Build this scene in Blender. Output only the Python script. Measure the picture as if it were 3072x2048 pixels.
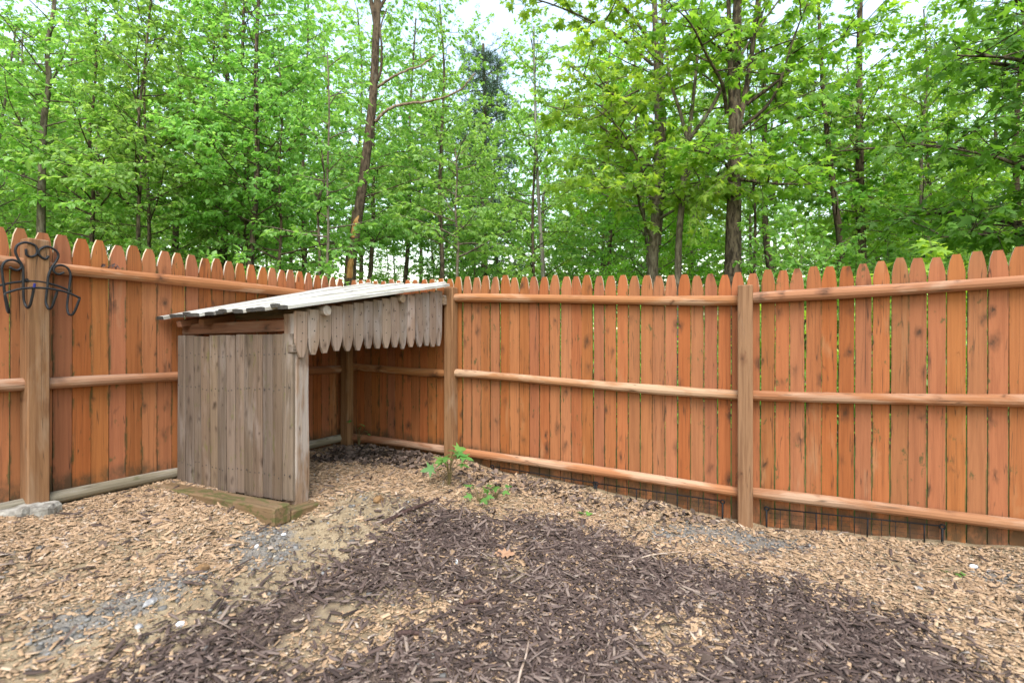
import bpy, math, random
import numpy as np
from mathutils import Matrix, Vector

R = math.radians
rng = np.random.default_rng(7)
scene = bpy.context.scene
for o in list(bpy.data.objects):
    bpy.data.objects.remove(o)
col = scene.collection

# ------------------------------------------------------------------ camera
cam = bpy.data.cameras.new('camera')
camo = bpy.data.objects.new('camera', cam)
col.objects.link(camo)
camo.location = (0, 0, 1.5)
camo.rotation_euler = (R(90), 0, 0)
cam.sensor_width = 36.0
cam.sensor_fit = 'HORIZONTAL'
cam.lens = 17.9
cam.clip_start = 0.05
cam.clip_end = 2000
cam.dof.use_dof = True
cam.dof.focus_distance = 4.4
cam.dof.aperture_fstop = 1.8
scene.camera = camo

# ------------------------------------------------------------------ light
SUN_EL, SUN_AZ = 55.0, 178.0
world = bpy.data.worlds.new('World')
scene.world = world
world.use_nodes = True
wn = world.node_tree
for n in list(wn.nodes):
    wn.nodes.remove(n)
sky = wn.nodes.new('ShaderNodeTexSky')
sky.sky_type = 'NISHITA'
sky.sun_disc = False
sky.sun_elevation = R(SUN_EL)
sky.sun_rotation = R(SUN_AZ)
sky.air_density = 2.0
sky.dust_density = 1.0
sky.ozone_density = 1.3
hsv = wn.nodes.new('ShaderNodeHueSaturation')
hsv.inputs['Saturation'].default_value = 0.8
bg = wn.nodes.new('ShaderNodeBackground')
bg.inputs['Strength'].default_value = 0.15
wo = wn.nodes.new('ShaderNodeOutputWorld')
wn.links.new(sky.outputs[0], hsv.inputs['Color'])
wn.links.new(hsv.outputs[0], bg.inputs[0])
wn.links.new(bg.outputs[0], wo.inputs[0])

sun = bpy.data.lights.new('sun', 'SUN')
suno = bpy.data.objects.new('sun', sun)
col.objects.link(suno)
sun.energy = 1.5
sun.angle = R(35)
sun.color = (1.0, 0.975, 0.94)
sd = Vector((math.sin(R(SUN_AZ)) * math.cos(R(SUN_EL)), math.cos(R(SUN_AZ)) * math.cos(R(SUN_EL)), math.sin(R(SUN_EL))))
suno.rotation_euler = (-sd).to_track_quat('-Z', 'Y').to_euler()

scene.view_settings.view_transform = 'Standard'
scene.view_settings.look = 'None'
scene.view_settings.gamma = 1.0
scene.view_settings.exposure = 1.62
scene.view_settings.use_curve_mapping = False
scene.render.engine = 'CYCLES'
scene.cycles.max_bounces = 6
scene.cycles.diffuse_bounces = 4
scene.cycles.transmission_bounces = 4
scene.cycles.glossy_bounces = 2

# ------------------------------------------------------------------ helpers
def srgb(r, g, b):
    f = lambda c: c / 12.92 if c <= .04045 else ((c + .055) / 1.055) ** 2.4
    return (f(r / 255), f(g / 255), f(b / 255), 1.0)

class Nodes:
    def __init__(s, name):
        s.m = bpy.data.materials.new(name)
        s.m.use_nodes = True
        s.t = s.m.node_tree
        for n in list(s.t.nodes):
            s.t.nodes.remove(n)
        s.out = s.t.nodes.new('ShaderNodeOutputMaterial')
    def node(s, typ, ins=None, **props):
        n = s.t.nodes.new('ShaderNode' + typ)
        for k, v in props.items():
            setattr(n, k, v)
        for k, v in (ins or {}).items():
            s.set(n, k, v)
        return n
    def set(s, n, k, v):
        if hasattr(v, 'is_output') or isinstance(v, bpy.types.NodeSocket):
            s.t.links.new(v, n.inputs[k])
        else:
            n.inputs[k].default_value = v
    def math(s, op, a, b=0.0, clamp=False):
        n = s.node('Math', {0: a, 1: b}, operation=op, use_clamp=clamp)
        return n.outputs[0]
    def vmul(s, a, b, op='MULTIPLY'):
        n = s.node('VectorMath', {0: a, 1: b}, operation=op)
        return n.outputs[0]
    def mix(s, fac, a, b, blend='MIX'):
        n = s.t.nodes.new('ShaderNodeMix')
        n.data_type = 'RGBA'
        n.blend_type = blend
        s.set(n, 0, fac); s.set(n, 6, a); s.set(n, 7, b)
        return n.outputs[2]
    def noise(s, vec, scale=1.0, detail=3.0, rough=.55, dist=0.0):
        return s.node('TexNoise', {'Vector': vec, 'Scale': scale, 'Detail': detail, 'Roughness': rough, 'Distortion': dist}).outputs['Fac']
    def smooth(s, v, lo, hi, a=0.0, b=1.0):
        n = s.node('MapRange', {'Value': v, 'From Min': lo, 'From Max': hi, 'To Min': a, 'To Max': b})
        n.interpolation_type = 'SMOOTHSTEP'
        return n.outputs[0]
    def finish(s, color, rough=.8, spec=.25, bump=None, bump_d=.002, bump_s=.6):
        p = s.node('BsdfPrincipled', {'Base Color': color, 'Roughness': rough, 'Specular IOR Level': spec})
        if bump is not None:
            b = s.node('Bump', {'Height': bump, 'Strength': bump_s, 'Distance': bump_d})
            s.t.links.new(b.outputs[0], p.inputs['Normal'])
        s.t.links.new(p.outputs[0], s.out.inputs[0])
        return s.m

def objvec(N):
    tc = N.node('TexCoord')
    oi = N.node('ObjectInfo')
    r = oi.outputs['Random']
    off = N.node('CombineXYZ', {0: N.math('MULTIPLY', r, 17.3), 1: N.math('MULTIPLY', r, 31.7), 2: N.math('MULTIPLY', r, 53.1)})
    return N.vmul(tc.outputs['Object'], off.outputs[0], 'ADD'), r, tc

def wood(name, base, dark, pale, pale_lo=.58, pale_hi=.75, pale_amt=.7, moss_lo=.66, moss_amt=.8, knots=.5, knot_col=None,
         var=.25, rough=.82, grain=.5, moss_col=None, knot_scale=(8, 8, 4), edge=False):
    N = Nodes(name)
    v, r, tc = objvec(N)
    streak = N.noise(N.vmul(v, (48, 48, 1.9)), 1.0, 6, .6, .3)
    fine = N.noise(N.vmul(v, (150, 150, 6)), 1.0, 3, .6)
    patch = N.noise(N.vmul(v, (7, 7, 1.6)), 1.0, 4, .6, .4)
    c = N.mix(N.smooth(streak, .38, .68, 0, grain), base, dark)
    c = N.mix(N.math('MULTIPLY', N.smooth(fine, .5, .75), .25), c, dark)
    c = N.mix(N.smooth(patch, pale_lo, pale_hi, 0, pale_amt), c, pale)
    # knots
    warp = N.noise(N.vmul(v, (30, 30, 12)), 1.0, 2)
    kv = N.vmul(N.vmul(v, knot_scale), N.node('CombineXYZ', {0: N.math('MULTIPLY', warp, .5), 1: 0.0, 2: N.math('MULTIPLY', warp, .5)}).outputs[0], 'ADD')
    kx = N.node('SeparateXYZ', {0: kv})
    kv = N.node('CombineXYZ', {0: kx.outputs[0], 1: kx.outputs[2], 2: 0.0}).outputs[0]
    vo = N.node('TexVoronoi', {'Vector': kv, 'Scale': 1.0, 'Randomness': 1.0}, voronoi_dimensions='2D')
    sc3 = N.node('SeparateColor', {0: vo.outputs['Color']})
    on = N.math('GREATER_THAN', sc3.outputs[0], 1 - knots)
    ragged = N.noise(N.vmul(v, (55, 55, 22)), 1.0, 4, .7)
    dist = N.math('DIVIDE', N.math('ADD', vo.outputs['Distance'], N.math('MULTIPLY', N.math('SUBTRACT', ragged, .5), .22)), N.math('ADD', N.math('MULTIPLY', sc3.outputs[1], 1.1), .35))
    km = N.math('MULTIPLY', N.smooth(dist, .26, .05), on)
    c = N.mix(N.math('MULTIPLY', km, N.math('ADD', N.math('MULTIPLY', sc3.outputs[2], .6), .15)), c, knot_col or dark)
    core = N.math('MULTIPLY', N.smooth(dist, .1, .0), on)
    c = N.mix(N.math('MULTIPLY', core, N.math('MULTIPLY', sc3.outputs[2], .75)), c, (.03, .022, .012, 1))
    # moss and mildew blotches
    ms = N.noise(N.vmul(v, (17, 17, 8)), 1.0, 7, .68, .15)
    mm = N.smooth(ms, moss_lo, moss_lo + .08, 0, moss_amt)
    c = N.mix(mm, c, moss_col or (.055, .06, .018, 1))
    if edge:   # mildew creeping along the sawn edges
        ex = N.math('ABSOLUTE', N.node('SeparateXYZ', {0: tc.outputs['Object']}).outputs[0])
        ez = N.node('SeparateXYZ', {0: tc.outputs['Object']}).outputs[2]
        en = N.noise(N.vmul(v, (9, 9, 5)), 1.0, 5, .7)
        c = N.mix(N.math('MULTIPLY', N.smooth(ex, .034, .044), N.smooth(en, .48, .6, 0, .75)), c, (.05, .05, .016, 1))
        c = N.mix(N.math('MULTIPLY', N.smooth(N.math('ADD', ez, N.math('MULTIPLY', en, -.12)), .19, .10), N.smooth(en, .36, .58, .2, .85)), c, srgb(74, 57, 38))  # brown mould stain at the ground end, with shade under the rail painted in
        st = N.noise(N.vmul(v, (26, 26, 1.1)), 1.0, 3, .5)
        c = N.mix(N.smooth(st, .72, .80, 0, .45), c, srgb(70, 46, 34))
    ck = N.noise(N.vmul(v, (34, 34, .9)), 1.0, 2, .4)
    crack = N.math('MULTIPLY', N.smooth(N.math('ABSOLUTE', N.math('SUBTRACT', ck, .5)), .012, .002), N.smooth(patch, .4, .55, 0, .7))
    c = N.mix(crack, c, (.03, .02, .012, 1))
    h = N.node('HueSaturation', {'Color': c, 'Hue': N.smooth(N.math('FRACT', N.math('MULTIPLY', r, 7.77)), 0, 1, .4955, .503),
                                 'Saturation': N.smooth(N.math('FRACT', N.math('MULTIPLY', r, 3.33)), 0, 1, 1 - var * .5, 1 + var * .3),
                                 'Value': N.smooth(N.math('FRACT', N.math('MULTIPLY', r, 5.51)), 0, 1, 1 - var, 1 + var)})
    hgt = N.math('SUBTRACT', N.math('ADD', N.math('MULTIPLY', streak, .7), N.math('MULTIPLY', fine, .4)), N.math('MULTIPLY', core, .6))
    return N.finish(h.outputs[0], rough, .2, hgt, .004, .55)

M = {}
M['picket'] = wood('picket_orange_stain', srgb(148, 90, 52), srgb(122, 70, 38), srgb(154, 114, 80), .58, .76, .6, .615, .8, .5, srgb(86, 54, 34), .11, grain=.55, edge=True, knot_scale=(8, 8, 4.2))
M['tip'] = wood('picket_tip_worn_lit', srgb(196, 168, 140), srgb(172, 130, 98), srgb(204, 190, 176), .45, .6, .7, .8, .3, .2, None, .1)  # worn cut faces, paler still because the light on them is painted in
M['rail'] = wood('rail_worn_log', srgb(150, 102, 66), srgb(120, 75, 46), srgb(172, 142, 116), .46, .64, .7, .72, .7, .4, srgb(95, 60, 40), .1, knot_scale=(6, 6, 5))
M['rail_grey'] = wood('rail_grey_log', srgb(122, 112, 94), srgb(86, 78, 62), srgb(150, 142, 130), .45, .62, .7, .6, .55, .3, None, .1)
M['post'] = wood('post_tan', srgb(136, 101, 70), srgb(106, 74, 48), srgb(146, 122, 98), .5, .7, .6, .70, .6, .5, srgb(92, 56, 34), .06, grain=.9)
M['grey_board'] = wood('shed_weathered_board', srgb(108, 91, 76), srgb(70, 57, 45), srgb(128, 114, 104), .5, .68, .7, .57, .55, .6, srgb(62, 48, 40), .2, moss_col=(.10, .09, .03, 1), knot_scale=(13, 13, 6.5))
M['valance'] = wood('shed_hanging_board', srgb(134, 114, 99), srgb(96, 77, 60), srgb(150, 137, 129), .48, .64, .7, .74, .5, .65, srgb(80, 58, 46), .2, knot_scale=(15, 15, 8))
M['roof_board'] = wood('roof_silver_board', srgb(172, 165, 154), srgb(118, 110, 98), srgb(190, 185, 178), .42, .6, .7, .66, .6, .4, srgb(84, 72, 62), .16, grain=.8, moss_col=srgb(120, 112, 100))
M['beam'] = wood('beam_brown', srgb(118, 78, 52), srgb(82, 52, 34), srgb(128, 104, 84), .55, .7, .5, .7, .6, .4, None, .15)
M['greypost'] = wood('shed_corner_post', srgb(138, 114, 92), srgb(96, 74, 56), srgb(156, 145, 136), .46, .62, .8, .72, .4, .3, srgb(90, 66, 50), .05, grain=.8)
M['sleeper'] = wood('sleeper_timber', srgb(116, 92, 66), srgb(80, 62, 42), srgb(134, 112, 90), .5, .66, .6, .50, .8, .3, None, .05, moss_col=(.075, .075, .022, 1))
M['endgrain'] = wood('dark_end_grain', srgb(70, 66, 62), srgb(45, 42, 40), srgb(90, 86, 80), .5, .7, .5, .8, .2, .1, None, .1)

def simple(name, c, rough=.7, spec=.3, metal=0.0, n=None, c2=None, scale=20, lo=.4, hi=.65, bump=None):
    N = Nodes(name)
    tc = N.node('TexCoord')
    cc = c
    b = None
    if c2 is not None:
        f = N.noise(tc.outputs['Object'], scale, 5, .6)
        cc = N.mix(N.smooth(f, lo, hi), c, c2)
        if bump:
            b = f
    m = N.finish(cc, rough, spec, b, bump or .002)
    if metal:
        for nd in N.t.nodes:
            if nd.type == 'BSDF_PRINCIPLED':
                nd.inputs['Metallic'].default_value = metal
    return m

M['iron'] = simple('black_iron', (.012, .012, .014, 1), .5, .2, 0, None, (.02, .02, .02, 1), 40)
M['wire'] = simple('black_wire', (.010, .010, .011, 1), .55, .15)
M['concrete'] = simple('concrete', srgb(158, 152, 142), .95, .1, 0, None, srgb(112, 106, 98), 22, .35, .65, .01)
M['stone_grey'] = simple('grey_stone', srgb(128, 124, 122), .9, .2, 0, None, srgb(165, 162, 158), 30, .4, .65, .003)
M['stone_white'] = simple('white_quartz', srgb(225, 225, 225), .6, .4, 0, None, srgb(190, 192, 198), 40)
M['stone_brown'] = simple('brown_stone', srgb(128, 98, 66), .9, .2, 0, None, srgb(96, 74, 52), 30)
M['blue_plastic'] = simple('blue_tape', (.015, .02, .15, 1), .5)

def bark(name, c1, c2, c3, lichen=.62, zs=1.4, lam=.5):
    N = Nodes(name)
    v, r, tc = objvec(N)
    f = N.noise(N.vmul(v, (22, 22, 5 * zs)), 1.0, 6, .65, .4)
    g = N.noise(N.vmul(v, (5, 5, 2.2)), 1.0, 4, .6)
    c = N.mix(N.smooth(f, .36, .64), c2, c1)
    c = N.mix(N.smooth(g, lichen, lichen + .12, 0, lam), c, c3)
    return N.finish(c, .95, .1, f, .02, .8)

M['bark_dark'] = bark('bark_maple', srgb(104, 90, 74), srgb(48, 40, 33), srgb(120, 124, 104))
M['bark_grey'] = bark('bark_grey', srgb(122, 110, 94), srgb(76, 66, 54), srgb(140, 138, 124))
M['bark_brown'] = bark('bark_brown', srgb(100, 84, 68), srgb(54, 44, 36), srgb(122, 116, 102))
M['bark_birch'] = bark('bark_birch', srgb(150, 144, 134), srgb(104, 96, 86), srgb(80, 72, 64), .6, .3)
M['bark_bare'] = bark('bark_weathered_limb', srgb(150, 128, 108), srgb(96, 76, 62), srgb(160, 150, 138))
M['raw_wood'] = bark('exposed_heartwood', srgb(196, 150, 98), srgb(150, 98, 58), srgb(210, 180, 140), .6, .4)

def leafmat(name, stops, trans, tmix=.45, rough=.5):
    N = Nodes(name)
    at = N.node('Attribute', attribute_name='tint')
    oi = N.node('ObjectInfo')
    ramp = N.node('ValToRGB', {0: at.outputs['Fac']})
    el = ramp.color_ramp.elements
    el[0].position, el[0].color = stops[0]
    el[1].position, el[1].color = stops[-1]
    for p, c in stops[1:-1]:
        e = el.new(p); e.color = c
    h = N.node('HueSaturation', {'Color': ramp.outputs[0], 'Hue': N.smooth(oi.outputs['Random'], 0, 1, .488, .512),
                                 'Value': N.smooth(N.math('FRACT', N.math('MULTIPLY', oi.outputs['Random'], 9.3)), 0, 1, .85, 1.15)})
    p = N.node('BsdfPrincipled', {'Base Color': h.outputs[0], 'Roughness': rough, 'Specular IOR Level': .35})
    tcol = N.mix(1.0, h.outputs[0], trans, 'MULTIPLY')
    t = N.node('BsdfTranslucent', {'Color': tcol})
    mx = N.node('MixShader', {0: tmix, 1: p.outputs[0], 2: t.outputs[0]})
    N.t.links.new(mx.outputs[0], N.out.inputs[0])
    return N.m

M['leaf'] = leafmat('leaf_spring_green', [(0, (.155, .29, .06, 1)), (.5, (.235, .41, .095, 1)), (.85, (.33, .50, .15, 1)), (1, (.40, .55, .19, 1))], (1.65, 1.6, .9, 1), .54)
M['leaf_maple'] = leafmat('leaf_maple_green', [(0, (.15, .29, .04, 1)), (.5, (.235, .41, .06, 1)), (.9, (.33, .50, .085, 1)), (1, (.40, .54, .11, 1))], (1.75, 1.62, .75, 1), .54)
M['leaf_deep'] = leafmat('leaf_deep_green', [(0, (.10, .22, .03, 1)), (.6, (.17, .33, .045, 1)), (1, (.26, .44, .06, 1))], (1.6, 1.55, .75, 1), .52)
M['needle'] = leafmat('pine_needles', [(0, (.03, .06, .032, 1)), (.6, (.05, .095, .05, 1)), (1, (.08, .13, .07, 1))], (1, 1, 1, 1), .2)
M['seedling'] = leafmat('leaf_seedling', [(0, (.07, .18, .035, 1)), (1, (.14, .29, .06, 1))], (1.2, 1.2, .8, 1), .35)

def tintmat(name, stops, rough=.85, spec=.2, bumpscale=None):
    N = Nodes(name)
    at = N.node('Attribute', attribute_name='tint')
    ramp = N.node('ValToRGB', {0: at.outputs['Fac']})
    el = ramp.color_ramp.elements
    el[0].position, el[0].color = stops[0]
    el[1].position, el[1].color = stops[-1]
    for p, c in stops[1:-1]:
        e = el.new(p); e.color = c
    tc = N.node('TexCoord')
    f = N.noise(tc.outputs['Object'], 260, 3, .6)
    c = N.mix(N.smooth(f, .35, .7, 0, .35), ramp.outputs[0], (.05, .04, .03, 1))
    return N.finish(c, rough, spec)

M['chips'] = tintmat('tan_chips', [(0, srgb(92, 76, 62)), (.15, srgb(140, 114, 88)), (.45, srgb(166, 134, 102)), (.8, srgb(186, 155, 124)), (.92, srgb(188, 168, 148)), (1, srgb(122, 116, 112))])
M['mulch'] = tintmat('dark_mulch', [(0, srgb(52, 41, 37)), (.45, srgb(88, 71, 64)), (.75, srgb(126, 108, 98)), (.9, srgb(142, 124, 110)), (1, srgb(168, 150, 128))])
M['litter'] = tintmat('dead_leaves', [(0, srgb(56, 45, 39)), (.45, srgb(94, 78, 68)), (.8, srgb(130, 110, 98)), (1, srgb(166, 132, 104))])
M['gravel'] = tintmat('gravel', [(0, srgb(78, 73, 68)), (.5, srgb(116, 112, 107)), (.9, srgb(144, 141, 138)), (1, srgb(196, 196, 198))])
M['crumbs'] = tintmat('soil_crumbs', [(0, srgb(96, 80, 62)), (.5, srgb(140, 121, 96)), (.9, srgb(166, 148, 122)), (1, srgb(178, 168, 154))])
M['oakleaf'] = simple('dry_oak_leaf', srgb(158, 122, 94), .8, .2, 0, None, srgb(136, 100, 74), 30)
M['stick'] = simple('pale_stick', srgb(176, 156, 138), .85, .2, 0, None, srgb(134, 112, 96), 30)
M['bark_chunk'] = simple('bark_chunk', srgb(84, 64, 58), .9, .15, 0, None, srgb(56, 42, 38), 50, .35, .65, .004)
M['stem'] = simple('green_stem', srgb(96, 84, 52), .7)

# ground: vertex attributes carry where soil, dark mulch soil or gravel lies
N = Nodes('yard_soil')
tc = N.node('TexCoord')
z = N.node('Attribute', attribute_name='zone')
zs = N.node('SeparateColor', {0: z.outputs['Color']})
g1 = N.noise(tc.outputs['Object'], 9, 6, .65)
g2 = N.noise(tc.outputs['Object'], 120, 4, .7)
g3 = N.noise(tc.outputs['Object'], 2.4, 4, .6)
soil = N.mix(N.smooth(g1, .3, .7), srgb(128, 110, 86), srgb(154, 135, 107))
soil = N.mix(N.smooth(g2, .45, .7, 0, .5), soil, srgb(84, 72, 58))
mul = N.mix(N.smooth(g2, .35, .65), srgb(64, 52, 46), srgb(104, 88, 76))
grv = N.mix(N.smooth(g2, .35, .65), srgb(90, 85, 79), srgb(132, 127, 122))
flo = N.mix(N.smooth(g3, .35, .65), (.05, .09, .02, 1), (.09, .13, .035, 1))
c = N.mix(zs.outputs[0], soil, mul)
c = N.mix(zs.outputs[1], c, grv)
c = N.mix(zs.outputs[2], c, flo)
M['ground'] = N.finish(c, .95, .1, g2, .006, .7)

def link(name, me, mat=None, parent=None, world=None):
    o = bpy.data.objects.new(name, me)
    col.objects.link(o)
    if mat is not None and me is not None:
        for m in (mat if isinstance(mat, (list, tuple)) else [mat]):
            if len(me.materials) < (len(mat) if isinstance(mat, (list, tuple)) else 1):
                me.materials.append(m)
    if parent is not None:
        o.parent = parent
        if world is not None:
            o.matrix_basis = Matrix.Translation(-parent.location) @ world
    elif world is not None:
        o.matrix_basis = world
    return o

def tag(o, label, cat, group=None, kind=None):
    if label: o['label'] = label
    if cat: o['category'] = cat
    if group: o['group'] = group
    if kind: o['kind'] = kind
    return o

def thing(name, label, cat, loc, group=None):
    o = bpy.data.objects.new(name, None)
    o.empty_display_size = .1
    col.objects.link(o)
    o.location = loc
    return tag(o, label, cat, group)

def npmesh(name, V, F, tint=None, smooth=False):
    """F: list of int arrays (n,k)"""
    me = bpy.data.meshes.new(name)
    V = np.ascontiguousarray(V, dtype=np.float32)
    F = [np.asarray(f, dtype=np.int32) for f in F if len(f)]
    me.vertices.add(len(V))
    me.vertices.foreach_set('co', V.ravel())
    loops = np.concatenate([f.ravel() for f in F])
    tot = np.concatenate([np.full(len(f), f.shape[1], np.int32) for f in F])
    start = np.concatenate([[0], np.cumsum(tot)[:-1]]).astype(np.int32)
    me.loops.add(len(loops))
    me.loops.foreach_set('vertex_index', loops)
    me.polygons.add(len(tot))
    me.polygons.foreach_set('loop_start', start)
    me.polygons.foreach_set('loop_total', tot)
    if smooth:
        me.polygons.foreach_set('use_smooth', np.ones(len(tot), bool))
    me.update(calc_edges=True)
    if tint is not None:
        a = me.attributes.new('tint', 'FLOAT', 'POINT')
        a.data.foreach_set('value', np.ascontiguousarray(tint, dtype=np.float32))
    return me

class MB:
    def __init__(s):
        s.v, s.f, s.m = [], [], []
        s.n = 0
    def add(s, V, F, mi=0):
        V = np.asarray(V, float)
        s.v.append(V)
        for f in F:
            s.f.append([i + s.n for i in f]); s.m.append(mi)
        s.n += len(V)
    def tube(s, P, r, sides=8, cap=True, mi=0, jit=0.0):
        P = np.asarray(P, float)
        n = len(P)
        r = np.broadcast_to(np.asarray(r, float), (n,))
        T = np.gradient(P, axis=0)
        T /= np.linalg.norm(T, axis=1)[:, None] + 1e-9
        a = np.array([0, 0, 1.]) if abs(T[0][2]) < .9 else np.array([1., 0, 0])
        X = np.cross(a, T[0]); X /= np.linalg.norm(X)
        th = np.arange(sides) * 2 * np.pi / sides
        V = []
        for i in range(n):
            X = X - T[i] * (X @ T[i]); X /= np.linalg.norm(X) + 1e-9
            Y = np.cross(T[i], X)
            rr = r[i] * (1 + jit * rng.standard_normal(sides)) if jit else r[i]
            V.append(P[i] + (np.cos(th) * rr)[:, None] * X + (np.sin(th) * rr)[:, None] * Y)
        F = []
        for i in range(n - 1):
            for k in range(sides):
                k2 = (k + 1) % sides
                F.append([i * sides + k, i * sides + k2, (i + 1) * sides + k2, (i + 1) * sides + k])
        if cap:
            F.append(list(range(sides))[::-1])
            F.append([(n - 1) * sides + k for k in range(sides)])
        s.add(np.concatenate(V), F, mi)
    def box(s, lo, hi, bev=.004, mi=0):
        lo, hi = np.array(lo, float), np.array(hi, float)
        V, F = bevbox(lo, hi, bev)
        s.add(V, F, mi)
    def mesh(s, name, smooth=False):
        me = bpy.data.meshes.new(name)
        me.from_pydata([tuple(x) for x in np.concatenate(s.v)], [], s.f)
        me.polygons.foreach_set('material_index', s.m)
        if smooth:
            me.polygons.foreach_set('use_smooth', [True] * len(s.f))
        me.update()
        return me

def bevbox(lo, hi, b):
    """box with chamfered vertical (z) edges and softened ends"""
    x0, y0, z0 = lo; x1, y1, z1 = hi
    ring = [(x0 + b, y0), (x1 - b, y0), (x1, y0 + b), (x1, y1 - b), (x1 - b, y1), (x0 + b, y1), (x0, y1 - b), (x0, y0 + b)]
    cx, cy = (x0 + x1) / 2, (y0 + y1) / 2
    ins = [(cx + (x - cx) * (1 - 2 * b / (x1 - x0)), cy + (y - cy) * (1 - 2 * b / (y1 - y0))) for x, y in ring]
    V = [(x, y, z0) for x, y in ins] + [(x, y, z0 + b) for x, y in ring] + [(x, y, z1 - b) for x, y in ring] + [(x, y, z1) for x, y in ins]
    F = [list(range(8))[::-1], [24 + k for k in range(8)]]
    for j in range(3):
        for k in range(8):
            k2 = (k + 1) % 8
            F.append([j * 8 + k, j * 8 + k2, (j + 1) * 8 + k2, (j + 1) * 8 + k])
    return V, F

def frame(o, x, z):
    x = Vector(x).normalized(); z = Vector(z).normalized()
    y = z.cross(x).normalized(); x = y.cross(z).normalized()
    m = Matrix.Identity(4)
    for i in range(3):
        m[i][0], m[i][1], m[i][2], m[i][3] = x[i], y[i], z[i], o[i]
    return m

def v3(p, z):
    return np.array([p[0], p[1], z], float)

# ------------------------------------------------------------------ ground
GP = np.array([(-2.76,2.94,.545),(-2.353,3.627,.50),(-1.66,5.12,.475),(-.56,4.6,.434),(.64,4.05,.32),(1.65,3.6,.205),(2.25,3.2,.255),(2.887,2.87,.313),
(-1.28,3.09,.475),(-1.40,2.93,.46),(-.85,3.04,.42),(-.37,3.7,.335),(-1.2,4.0,.47),(0,2.0,.10),(-1.65,1.64,.40),(-.8,2.0,.25),(1.2,2.6,.14),(2.2,2.2,.2),(0,0,0),(-2,0,.3),(2.5,0,.12),(-4,2,.55),(4.5,2.5,.4),(0,3,.2),
(-6,7,.5),(0,8,.4),(6,6,.4),(-8,-3,.4),(8,-3,.2),(0,-4,0),(0,12,.4),(-12,12,.5),(12,12,.4)])
def tps(P):
    n = len(P); d = np.linalg.norm(P[:, None, :2] - P[None, :, :2], axis=2)
    K = np.where(d > 0, d * d * np.log(d + 1e-12), 0) + np.eye(n) * .01
    A = np.zeros((n + 3, n + 3)); A[:n, :n] = K; A[:n, n] = 1; A[:n, n+1:] = P[:, :2]; A[n, :n] = 1; A[n+1:, :n] = P[:, :2].T
    b = np.zeros(n + 3); b[:n] = P[:, 2]
    return np.linalg.solve(A, b)
GW = tps(GP)
def gz(x, y):
    x = np.asarray(x, float); y = np.asarray(y, float)
    d = np.sqrt((x[..., None] - GP[:, 0]) ** 2 + (y[..., None] - GP[:, 1]) ** 2)
    k = np.where(d > 0, d * d * np.log(d + 1e-12), 0)
    g = k @ GW[:len(GP)] + GW[-3] + GW[-2] * x + GW[-1] * y
    far = np.clip((np.sqrt(x * x + (y - 4) ** 2) - 6) / 5, 0, 1)
    return g * (1 - far) + .4 * far

C = np.array([-1.66, 5.12]); U = np.array([-.45, -.893]); Vd = np.array([.893, -.45])
LP = np.array([-2.76, 2.94]); P2 = np.array([-.545, 4.60]); Q = np.array([1.66, 3.625]); RD = np.array([.858, -.514])
L2 = LP + U * 2.44
R2 = Q + RD * 2.50
PEN = np.array([L2, C, P2, Q, R2, (3.6, -1.5), (-3.9, -1.5)])

def inpoly(px, py, poly):
    poly = np.asarray(poly, float)
    c = np.zeros(px.shape, bool)
    j = len(poly) - 1
    for i in range(len(poly)):
        xi, yi = poly[i]; xj, yj = poly[j]
        t = ((yi > py) != (yj > py)) & (px < (xj - xi) * (py - yi) / (yj - yi + 1e-12) + xi)
        c ^= t
        j = i
    return c

Z = dict(
 mulch=[(-0.53,3.55),(-0.14,3.54),(0.37,3.53),(0.75,3.31),(1.12,3.08),(1.49,2.78),(1.81,2.57),(1.91,2.39),(1.9,1.9),(1.6,1.0),(-1.2,1.0),(-1.39,1.71),(-1.34,1.85),(-1.25,1.97),(-1.15,2.19),(-1.0,2.45),(-0.87,2.64),(-0.79,2.91),(-0.66,3.15)],
 mixed1=[(-0.9,2.16),(-0.77,2.4),(-0.49,2.56),(-0.25,2.52),(-0.35,2.33),(-0.59,2.1),(-0.79,1.95),(-0.99,1.89)],
 mixed2=[(0.68,2.62),(1.02,2.68),(1.09,2.42),(0.83,2.18),(0.54,2.3)],
 mixed3=[(-0.07,3.18),(0.22,3.05),(0.06,2.88),(-0.21,2.88)],
 dirt=[(-1.37,2.98),(-1.17,3.06),(-1.04,3.52),(-0.67,3.64),(-0.53,3.51),(-0.76,3.0),(-0.85,2.66),(-1.0,2.45),(-1.15,2.19),(-1.25,1.97),(-1.34,1.85),(-1.48,1.87),(-1.43,2.1),(-1.32,2.36),(-1.28,2.6)],
 grav1=[(-1.49,2.83),(-1.34,2.93),(-1.15,2.76),(-1.15,2.56),(-1.29,2.44),(-1.44,2.57)],
 grav2=[(-1.8,1.89),(-1.67,2.07),(-1.54,2.38),(-1.36,2.35),(-1.49,2.06),(-1.6,1.84),(-1.69,1.77)],
 grav3=[(0.91,3.49),(1.17,3.57),(1.57,3.57),(1.72,3.44),(1.94,3.14),(1.79,3.1),(1.46,3.15),(1.36,3.36),(0.98,3.35)],
 grav4=[(2.48,2.75),(2.67,2.66),(2.57,2.56),(2.43,2.63)],
 leaves1=[(-1.68,4.22),(-1.7,4.56),(-1.58,5.05),(-1.21,4.9),(-0.71,4.66),(-0.68,4.26),(-1.01,4.27),(-1.35,4.21)],
 leaves2=[(-0.53,4.54),(-0.17,4.33),(0.64,4.02),(1.27,3.77),(1.61,3.6),(1.43,3.55),(0.96,3.66),(0.41,3.85),(-0.09,3.94),(-0.39,3.95)],
)
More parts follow.
